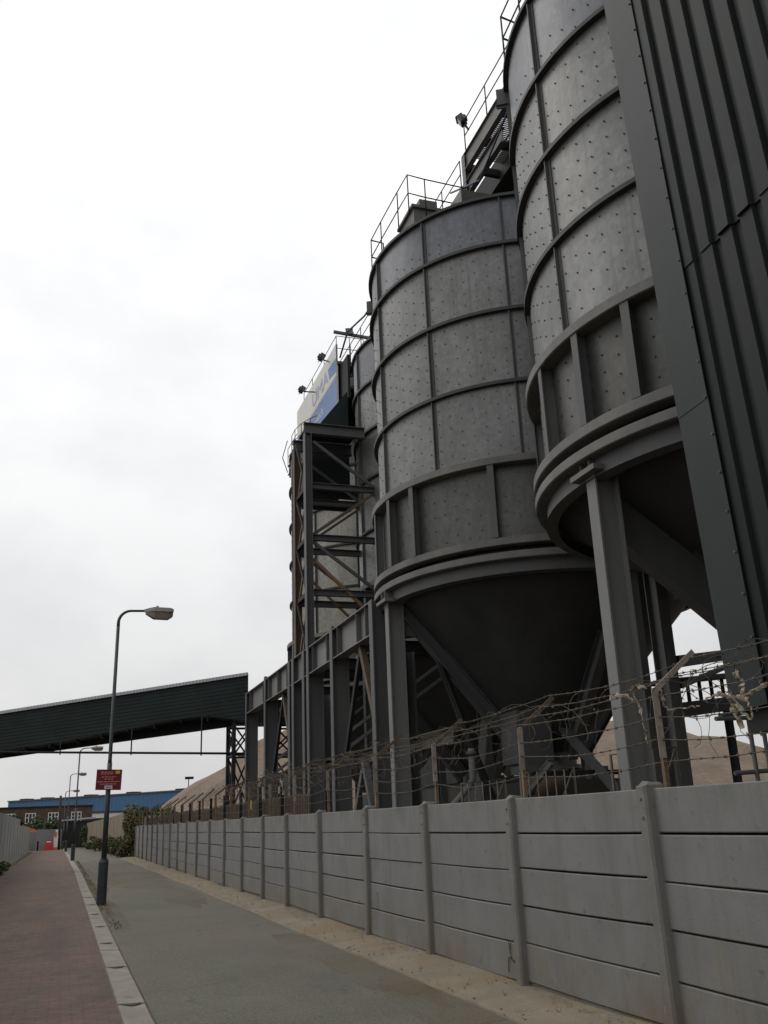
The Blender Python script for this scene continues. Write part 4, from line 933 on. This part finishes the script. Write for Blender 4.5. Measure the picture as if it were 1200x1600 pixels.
def trestle(lab, x, y, w, dpt, zt_):
    r0 = thing('trestle_tower', lab, 'trestle', (x, y, 0), 'lattice trestles under the conveyor gallery')
    cs = [(x-w/2, y), (x+w/2, y), (x-w/2, y+dpt), (x+w/2, y+dpt)]
    for (px, py) in cs: m = MB(); m.bar((px, py, 0), (px, py, zt_), .16, .16); m.build('leg', 'steel_dark', r0)
    zz = [.2, 2.4, 4.6, zt_-.1]
    for (i, j) in ((0, 1), (2, 3), (0, 2), (1, 3)):
        m = MB()
        for a_, b_ in zip(zz, zz[1:]):
            m.bar((*cs[i], a_), (*cs[j], b_), .06, .07); m.bar((*cs[j], a_), (*cs[i], b_), .06, .07); m.bar((*cs[i], b_), (*cs[j], b_), .08, .09)
        m.build('lattice', 'steel_dark', r0)
trestle('open lattice trestle holding up the right end of the gallery, left of the portal', 7.55, 42.3, .95, 1.6, 6.0); trestle('lattice trestle seen through the second opening of the portal', 9.6, 42.6, 1.4, 1.6, 6.0)
hd_ = thing('drive_house', 'dark boxed drive house behind the far end of the portal', 'machine house', (9, 43, 5))
m = MB(); m.box(8.05, 10.8, 42.3, 44.4, 6.02, 7.0); m.build('casing', 'gallery', hd_); m = MB(); m.tube([(9.4, 42.28, 6.5), (9.4, 42.0, 6.5)], .3, 12); m.build('drum', 'steel', hd_)

# ------------------------------------------------------------------ sand heaps
def heap(lab, cx, cy, rad, h, seed, mt_, pw=1.0):
    m = MB(); n = 72; rg = 26; vs = [(cx, cy, h)]; fs = []
    for j in range(1, rg+1):
        for k in range(n):
            a = 2*math.pi*k/n; q = j/rg; R2 = rad*(1+.10*noise.noise(Vector((math.cos(a)*1.3+seed, math.sin(a)*1.3, 0))))
            x, y = cx+R2*q*math.cos(a), cy+R2*q*math.sin(a)
            z = h*(1-q**pw)**1.02-.085*h*abs(noise.noise(Vector((math.cos(a)*9+seed, math.sin(a)*9, q*1.5))))*math.sin(math.pi*q)*1.6+.035*h*noise.noise(Vector((x*.45, y*.45, seed)))*(1-q)+.28*h*.35*noise.noise(Vector((x*.16+seed, y*.16, 1)))*(1-q)*2.2+.06*noise.noise(Vector((x*.9, y*.9, seed)))*(1-q)-(.06*h*(1-min(1, q*9)))
            vs.append((x, y, max(0.01 if j < rg else -.05, z)))
    for k in range(n): fs.append((0, 1+k, 1+(k+1) % n))
    for j in range(rg-1):
        for k in range(n): fs.append((1+j*n+k, 1+(j+1)*n+k, 1+(j+1)*n+(k+1) % n, 1+j*n+(k+1) % n))
    m.idx(vs, fs, 0, True); tag(m.build('sand_heap', mt_, org=(cx, cy, 0)), lab, 'sand heap', 'sand and gravel heaps in the yard')
heap('big brown sand heap beyond the conveyor gallery, sloping down to the left', 27.5, 92, 23, 10.8, 2, 'sand2', 1.8)
heap('brown sand heap seen beyond the nearest silo legs at the right', 32, 51, 19, 6.9, 6, 'sand2', 1.4)
heap('low pale sand heap at the foot of the lattice trestle', 10.2, 47.5, 4.6, 3.1, 9, 'sand', 1.3)
heap('low reddish heap seen between the portal posts', 12.6, 36, 4.2, 2.5, 13, 'sand2')

# ------------------------------------------------------------------ street lamps
def make_lamp():
    r0 = thing('street_lamp', '', 'street lamp', (0, 0, 0), 'street lamps along the path')
    m = MB(); m.tube([(0, 0, 0), (0, 0, .03), (0, 0, .93), (0, 0, .985)], .112, 20); m.tube([(0, 0, .985), (0, 0, 1.02)], .095, 20); m.box(-.03, .03, -.122, -.108, .35, .80); m.build('base', 'lamp', r0)
    m = MB(); m.tube([(0, 0, 1.0), (0, 0, 3.2)], .062, 16, r2=.058); m.tube([(0, 0, 3.2), (0, 0, 3.28), (0, 0, 6.55)], .050, 16, r2=.042)
    pts = [(0, 0, 6.55)]+[(.32*(1-math.cos(t)), 0, 6.65+.32*math.sin(t)) for t in [R_(x) for x in range(0, 91, 10)]]+[(.66, 0, 6.985)]
    m.tube(pts, .042, 14, r2=.03); m.build('column', 'lamp', r0)
    hd = MB(); 
    sec = lambda x, w, z0, z1: [(x, -w, z0), (x, w, z0), (x, w, z1), (x, -w, z1)]
    P = [sec(.62, .035, 6.955, 7.02), sec(.72, .07, 6.955, 7.045), sec(.86, .14, 6.965, 7.07), sec(1.28, .145, 6.965, 7.065), sec(1.36, .12, 6.97, 7.035)]
    for a, b in zip(P, P[1:]):
        for k in range(4): hd.face([a[k], a[(k+1) % 4], b[(k+1) % 4], b[k]])
    hd.face(P[0]); hd.face(P[-1]); hh = hd.build('lamp_head', 'lamphead', r0)
    m = MB(); Q = [sec(.66, .04, 6.90, 6.952), sec(.88, .12, 6.79, 6.962), sec(1.24, .125, 6.79, 6.962), sec(1.345, .10, 6.86, 6.965)]
    for a, b in zip(Q, Q[1:]):
        for k in range(4): m.face([a[k], a[(k+1) % 4], b[(k+1) % 4], b[k]])
    m.face(Q[0]); m.face(Q[-1]); m.build('bowl', 'bowl', hh)
    m = MB(); m.tube([(.95, 0, 7.06), (.95, 0, 7.13)], .035, 10); m.build('light_sensor', 'lamphead', hh)
    return r0
lamp0 = make_lamp()
labs = ['nearest street lamp, dark post with thick base and the red notice fixed to it', 'second street lamp along the path, passing in front of the gallery pipe', 'third street lamp along the path, much smaller and just left of the second', 'farthest street lamp, thin and pale beside the brown timber pole']
def dup(root):
    c = root.copy(); C.objects.link(c)
    for ch in root.children:
        k = ch.copy(); C.objects.link(k); k.parent = c
        for g in ch.children:
            q = g.copy(); C.objects.link(q); q.parent = k
    return c
for i, (x, y) in enumerate(((1.01, 24.18), (.80, 61.4), (.56, 89.4), (.33, 103.2))):
    o = lamp0 if i == 0 else dup(lamp0); o.location = (x, y, 0); o.scale = ((1, 1, 1), (1, 1, .93), (1, 1, .93), (1, 1, .80))[i]; o['label'] = labs[i]; ORG[o.name] = Vector((x, y, 0))
    o.rotation_euler = (0, R_((.5, .4, 0, -.4)[i]), R_((2, -3, 4, -2)[i]))
ns = thing('notice_sign', 'red notice board with faint small print and a pale box, on the nearest lamp post', 'sign', (1.02, 24.08, 2.57))
m = MB(); m.hexa([(.73, 24.07, 2.57), (1.32, 24.07, 2.555), (1.32, 24.085, 2.555), (.73, 24.085, 2.57), (.745, 24.07, 3.045), (1.335, 24.07, 3.03), (1.335, 24.085, 3.03), (.745, 24.085, 3.045)]); m.build('panel', 'red', ns)
m = MB(); rr = random.Random(6)        # rows of print too small to read: word-length dashes
for (z, x0, x1) in ((2.975, .84, 1.13), (2.935, .84, 1.12), (2.865, .86, 1.20), (2.815, .93, 1.13), (2.755, .77, 1.28), (2.70, .83, 1.22)):
    x = x0
    while x < x1:
        w = rr.uniform(.035, .085); m.box(x, min(x+w, x1), 24.064, 24.0695, z-.011, z+.011); x += w+.018
m.build('small_print', 'pale_red', ns)
m = MB(); m.box(1.18, 1.28, 24.062, 24.0695, 2.935, 3.005); m.build('emblem', 'yellow', ns); m = MB(); m.box(.94, 1.12, 24.062, 24.0695, 2.59, 2.665); m.build('number_box', 'offwhite', ns)
m = MB()
for k in range(4): m.box(.965+k*.037, .985+k*.037, 24.058, 24.0615, 2.61, 2.645)
m.build('box_print', 'steel_dark', ns)
m = MB()
for z in (2.7, 2.92): m.box(.93, 1.13, 24.086, 24.12, z-.02, z+.02)
m.build('clamp', 'steel_dark', ns)

# ------------------------------------------------------------------ far end of the path
def hoarding(lab, pts, h0, h1, mt_, step=2.4, name='boundary_wall'):
    r0 = thing(name, lab, 'wall', (pts[0][0], pts[0][1], 0)); m = MB(); L = sum((Vector(b)-Vector(a)).length for a, b in zip(pts, pts[1:])); run = 0; caps = MB()
    for a, b in zip(pts, pts[1:]):
        a, b = Vector((*a, 0)), Vector((*b, 0)); d_ = (b-a); l = d_.length; d_.normalize(); n_ = Vector((-d_.y, d_.x, 0)); k = int(l/step)
        for i in range(k):
            s0, s1 = l*i/k, l*(i+1)/k; z0 = h0+(h1-h0)*(run+s0)/L; z1 = h0+(h1-h0)*(run+s1)/L; p, q = a+d_*(s0+.01), a+d_*(s1-.01); o_ = n_*random.uniform(-.004, .004)
            m.hexa([p-n_*.05+o_, q-n_*.05+o_, q+n_*.05+o_, p+n_*.05+o_, p-n_*.05+o_+Vector((0, 0, z0)), q-n_*.05+o_+Vector((0, 0, z1)), q+n_*.05+o_+Vector((0, 0, z1)), p+n_*.05+o_+Vector((0, 0, z0))])
            c = a+d_*s0; caps.obox(c+Vector((0, 0, z0/2)), d_*.05, n_*.062, (0, 0, z0/2+.004))
        run += l
    m.build('panel_row', mt_, r0); caps.build('pilasters', mt_, r0); return r0
hoarding('grey boundary wall along the left of the path, nearer and taller stretch', [(-2.85, -4), (-2.75, 20), (-2.55, 44), (-2.62, 70)], 2.55, 2.55, 'greywall', 3.0)
hoarding('pale boundary wall along the left of the path, farther and lower stretch', [(-2.75, 70.3), (-2.75, 98)], 2.2, 2.15, 'greywall', 4)
hoarding('grey wall closing off the far end of the path', [(-4.5, 104.2), (.2, 104.2)], 2.0, 1.95, 'greywall', 2.4)
hoarding('tan wall beyond the end of the concrete fence, behind the weeds', [(4.3, 64), (3.7, 84), (2.7, 108)], 2.75, 2.45, 'tanwall', 3.2)
bb = thing('brick_building', 'low brown brick building with white framed windows at the far end of the path', 'building', (-3, 125, 0))
m = MB(); m.box(-11, 3.6, 125, 134, 0, 4.55); m.build('wall', 'brick', bb); m = MB(); m.box(-11.1, 3.7, 124.9, 134.1, 4.55, 4.72); m.build('roof', 'steel_dark', bb)
def windows(parent, xs, y, z0, z1, w, lights=3):
    for x in xs:
        f = MB(); t = .09
        f.box(x-w/2, x+w/2, y-.06, y+.02, z0, z0+t); f.box(x-w/2, x+w/2, y-.06, y+.02, z1-t, z1)
        for k in range(lights+1): c = x-w/2+t/2+(w-t)*k/lights; f.box(c-t/2, c+t/2, y-.055, y+.02, z0+t+.001, z1-t-.001)
        for k in range(0, lights, 2): c0, c1 = x-w/2+t+(w-t)*k/lights, x-w/2+(w-t)*(k+1)/lights; f.box(c0+.001, c1-.001, y-.05, y+.02, z0+(z1-z0)*.55, z0+(z1-z0)*.55+.07)
        fo = f.build('window', 'white', parent); g = MB(); g.box(x-w/2+.01, x+w/2-.01, y-.02, y+.01, z0+.01, z1-.01); g.build('pane', 'glass', fo)
windows(bb, (-5.8, -3.5, -.9, 1.75), 125, 2.75, 3.95, 1.2)
sh_ = thing('blue_shed', 'very long blue sheet clad warehouse filling the background', 'building', (0, 190, 0))
a, b = Vector((-10.2, 208, 0)), Vector((34, 158, 0)); d_ = (b-a).normalized(); n_ = Vector((-d_.y, d_.x, 0)); m = MB()
nn = 60; Ls = (b-a).length
for k in range(nn):
    s0, s1 = Ls*k/nn, Ls*(k+1)/nn; sm_ = (s0+s1)/2
    m.face([a+d_*s0, a+d_*sm_-n_*.05, a+d_*sm_-n_*.05+Vector((0, 0, 7.9)), a+d_*s0+Vector((0, 0, 7.9))]); m.face([a+d_*sm_-n_*.05, a+d_*s1, a+d_*s1+Vector((0, 0, 7.9)), a+d_*sm_-n_*.05+Vector((0, 0, 7.9))])
c_ = a+n_*30; e_ = b+n_*30
m.face([a, a+Vector((0, 0, 7.9)), c_+Vector((0, 0, 7.9)), c_]); m.face([b, e_, e_+Vector((0, 0, 7.9)), b+Vector((0, 0, 7.9))]); m.face([c_, c_+Vector((0, 0, 7.9)), e_+Vector((0, 0, 7.9)), e_])
m.build('wall', 'bluewall', sh_)
m = MB(); m.face([a-n_*.2+Vector((0, 0, 7.92)), b-n_*.2+Vector((0, 0, 7.92)), e_+Vector((0, 0, 8.1)), c_+Vector((0, 0, 8.1))]); m.bar(a-n_*.2+Vector((0, 0, 7.85)), b-n_*.2+Vector((0, 0, 7.85)), .15, .22); m.build('roof', 'steel', sh_)
for s_ in (3, 9, 21, 32, 44):
    p = a+d_*s_+n_*2; m = MB(); m.obox(p+Vector((0, 0, 8.1)), d_*.9, n_*1, (0, 0, .14)); m.build('roof_vent', 'steel_dark', sh_)
wb = thing('white_workshop', 'low white building in front of the blue warehouse, right of the brick building', 'building', (6, 150, 0))
m = MB(); m.box(3.9, 16, 150, 158, 0, 4.1); m.build('wall', 'offwhite', wb); m = MB(); m.box(3.8, 16.1, 149.9, 158.1, 4.1, 4.35); m.build('roof', 'galv_grey', wb)
m = MB(); m.box(4.2, 6.0, 149.93, 150.02, 2.4, 3.4); m.build('window', 'glass', wb)
gs = thing('grey_shed', 'dark lean-to shed with a pale roof edge near the end of the track', 'shed', (1.6, 112, 0))
m = MB(); m.box(.2, 3.4, 112, 116, 0, 2.75); m.build('wall', 'steel_dark', gs); m = MB(); m.hexa([(.1, 111.8, 2.76), (3.6, 111.8, 2.95), (3.6, 116, 2.95), (.1, 116, 2.76), (.1, 111.8, 2.92), (3.6, 111.8, 3.1), (3.6, 116, 3.1), (.1, 116, 2.92)]); m.build('roof', 'roofsheet', gs)
ws = thing('grey_cabin', 'plain grey block half hidden behind the near boundary wall at the left', 'building', (-14, 118, 0))
m = MB(); m.box(-16, -11.2, 118, 124, 0, 4.7); m.build('wall', 'steel_dark', ws); m = MB(); m.box(-16.1, -11.1, 117.9, 124, 4.7, 4.95); m.build('roof', 'roofsheet', ws)
m = MB(); m.tube([(-.06, 103.4, 0), (-.16, 103.4, 5.15)], .15, 10, r2=.12); m.bar((-.5, 103.4, 4.9), (.2, 103.4, 4.9), .05, .08) if False else None
tag(m.build('timber_pole', 'pole', org=(-.06, 103.4, 0)), 'plain dark brown timber pole at the end of the path', 'pole')
m = MB(); m.tube([(-2.0, 102.8, 0), (-2.0, 102.8, .85), (-2.0, 102.8, .9)], .09, 10, r2=.085); m.tube([(-2.0, 102.8, .72), (-2.0, 102.8, .78)], .095, 10)
tag(m.build('bollard', 'steel_dark', org=(-2, 102.8, 0)), 'short black bollard before the grey end wall', 'bollard')
rb = thing('traffic_barrier', 'red plastic traffic barrier with pale stripes before the end wall', 'barrier', (-.9, 103, 0))
m = MB(); m.hexa([(-1.35, 102.8, 0), (-.6, 102.8, 0), (-.6, 103.2, 0), (-1.35, 103.2, 0), (-1.3, 102.92, .95), (-.65, 102.92, .95), (-.65, 103.08, .95), (-1.3, 103.08, .95)]); m.build('body', 'barrier', rb)
m = MB(); m.box(-1.2, -.78, 102.86, 102.9, .72, .84); m.build('stripe', 'white', rb); m = MB(); m.box(-1.4, -.55, 102.75, 103.25, .0, .1); m.build('foot', 'barrier', rb)
cp = thing('marker_post', 'white and orange plastic marker cabinet beside the timber pole', 'marker', (-.4, 103.3, 0))
m = MB(); m.box(-.55, -.15, 103.1, 103.4, .25, 1.35); m.box(-.42, -.18, 103.1, 103.4, 1.35, 1.9, 0); m.build('body', 'white', cp); m = MB(); m.box(-.56, -.14, 103.05, 103.42, 0, .25); m.box(-.5, -.3, 103.05, 103.1, 1.2, 1.7); m.build('band', 'orange', cp)
ob = thing('site_hoarding', 'faded orange topped hoarding where the left wall meets the end wall', 'hoarding', (-3, 101, 0))
m = MB(); m.hexa([(-3.6, 101.5, 0), (-2.3, 103.6, 0), (-2.3, 103.7, 0), (-3.6, 101.6, 0), (-3.6, 101.5, 1.9), (-2.3, 103.6, 1.7), (-2.3, 103.7, 1.7), (-3.6, 101.6, 1.9)]); m.build('panel', 'greywall', ob); m = MB(); m.hexa([(-3.6, 101.48, 1.91), (-2.3, 103.58, 1.71), (-2.3, 103.7, 1.71), (-3.6, 101.6, 1.91), (-3.5, 101.6, 2.45), (-2.4, 103.5, 2.0), (-2.35, 103.6, 2.0), (-3.5, 101.7, 2.45)]); m.build('top_sheet', 'orange', ob)
fl = thing('flood_mast', 'thin distant floodlight mast standing above the sand heap slope', 'mast', (17, 140, 0))
m = MB(); m.tube([(17, 140, 0), (17, 140, 8.15)], .07, 8); m.build('mast', 'steel', fl); m = MB(); m.box(16.5, 17.7, 139.9, 140.3, 8.15, 8.5); m.build('lamp_head', 'steel_dark', fl)

# ------------------------------------------------------------------ vegetation
def bush(lab, spots, n, size, mats, stem=True, name='bush', cat='bush', group=None):
    c0 = spots[0][0]; r0 = thing(name, lab, cat, (c0[0], c0[1], 0), group); m = MB()
    for c, rad in spots: leaves(m, c, rad, n, size, list(range(len(mats))), nsub=9)
    m.build('foliage', mats, r0)
    if stem:
        m = MB()
        for c, rad in spots:
            for k in range(5):
                p = Vector((c[0]+random.uniform(-.3, .3)*rad[0], c[1]+random.uniform(-.3, .3)*rad[1], 0)); q = Vector((c[0]+random.uniform(-.8, .8)*rad[0], c[1]+random.uniform(-.8, .8)*rad[1], c[2]+rad[2]*random.uniform(.2, .9))); m.tube([p, p.lerp(q, .5)+Vector((random.uniform(-.1, .1), random.uniform(-.1, .1), .1)), q], .03, 5, r2=.008)
        m.build('stems', 'bark', r0)
bush('bronze and green ivy mound swallowing the far end of the concrete fence', [((4.25, 63.3, 1.5), (.75, 1.6, 1.7)), ((4.7, 66, 2.4), (1.0, 2.0, 1.0)), ((3.9, 64.5, .7), (.7, 2.0, .8))], 2600, .09, ['leaf', 'leaf_b', 'leaf_b', 'leaf_d'])
bush('green bushy top growing behind the far palisade', [((5.6, 60, 2.3), (1.0, 3.0, .7)), ((5.8, 54, 2.0), (.8, 3.0, .55)), ((5.6, 49, 1.9), (.6, 2.5, .5))], 1500, .09, ['leaf', 'leaf_d', 'leaf_y'])
bush('dark tangled weeds on the verge in front of the tan wall', [((3.75, 70, .75), (.55, 3.0, .9)), ((3.6, 76, .6), (.5, 3, .7))], 2000, .09, ['leaf', 'leaf_d', 'leaf_y'])
bush('low weeds farther along the verge by the tan wall', [((3.1, 88, .5), (.6, 4, .6)), ((2.8, 97, .6), (.6, 4, .7))], 1500, .10, ['leaf', 'leaf_y', 'leaf_d'])
bush('dark evergreen bush beside the lean-to shed', [((2.4, 108, 1.3), (1.1, 2, 1.4))], 2500, .12, ['leaf_d', 'leaf'])
bush('scrubby weeds at the foot of the left boundary wall', [((-2.35, 46.5, .25), (.28, 2.0, .38)), ((-2.4, 51.5, .15), (.2, 2.0, .22)), ((-2.4, 41, .25), (.25, 1.6, .35))], 1600, .055, ['leaf', 'leaf_d', 'leaf_y'], False, 'weeds', 'weeds')
for i, (x, y, h, w, lab) in enumerate(((-5.2, 113, 3.6, 1.6, 'dark bushy tree behind the end wall, left one'), (-2.6, 114, 3.3, 1.7, 'dark bushy tree behind the end wall, between the other two'), (-.9, 112, 2.9, 1.2, 'dark bushy tree behind the end wall, next to the timber pole'))):
    r0 = thing('tree', lab, 'tree', (x, y, 0), 'trees behind the end wall'); m = MB(); leaves(m, (x, y, h*.66), (w, 1.4, h*.36), 2600, .13, [0, 0, 1], nsub=12); m.build('crown', ['leaf_d', 'leaf'], r0)
    m = MB(); m.tube([(x, y, 0), (x+.05, y, h*.4), (x-.05, y, h*.8)], .12, 8, r2=.04)
    for k in range(4): m.tube([(x, y, h*.35), (x+random.uniform(-1, 1)*w*.6, y+random.uniform(-.8, .8), h*.75)], .05, 6, r2=.015)
    m.build('trunk', 'bark', r0)
m = MB(); rr = random.Random(31)
for k in range(420):
    x, y = FX-.02-abs(rr.gauss(0, .10)), rr.uniform(6, 40); zz = .066; a_ = rr.uniform(0, 6.3); l_ = rr.uniform(.010, .028)
    u_ = Vector((math.cos(a_), math.sin(a_), rr.uniform(-.2, .2)))*l_; v_ = Vector((-math.sin(a_), math.cos(a_), rr.uniform(-.3, .3)))*l_*.45; c_ = Vector((x, y, zz+.012))
    m.face([c_-u_, c_+v_, c_+u_, c_-v_], 0 if rr.random() < .7 else 1)
tag(m.build('leaf_litter', ['leaf_b', 'notch'], org=(0, 0, 0)), 'dry leaves and crumbs drifted against the foot of the fence', None, None, 'stuff')
# weeds and grit along the edges: countless, one object
m = MB(); rr = random.Random(12)
for k in range(2600):
    side_ = rr.random()
    if side_ < .55: x, y = 3.85+rr.uniform(-.15, .5), rr.uniform(5, 62)
    elif side_ < .8: x, y = rr.uniform(.95, 1.15), rr.uniform(18, 60)
    else: x, y = -2.5+rr.uniform(0, .25), rr.uniform(30, 95)
    if side_ < .55 and rr.random() < .88:
        s_ = rr.uniform(.002, .009); zz = .055 if x > 4 else .04; m.obox((x, y, zz+s_*.4), (s_, s_*.3, 0), (-s_*.3, s_, 0), (0, 0, s_*.7), 1)
    else:
        for q in range(3):
            dx, dy = rr.uniform(-.05, .05), rr.uniform(-.05, .05); h = rr.uniform(.02, .07); z0 = .05 if x > 3.8 else .01
            m.face([(x-.004, y, z0), (x+.004, y, z0), (x+dx, y+dy, z0+h)], 0)
tag(m.build('grass_tufts', ['leaf_y', 'gutter'], org=(0, 0, 0)), 'sparse dry grass and grit along the edges of the path', None, None, 'stuff')
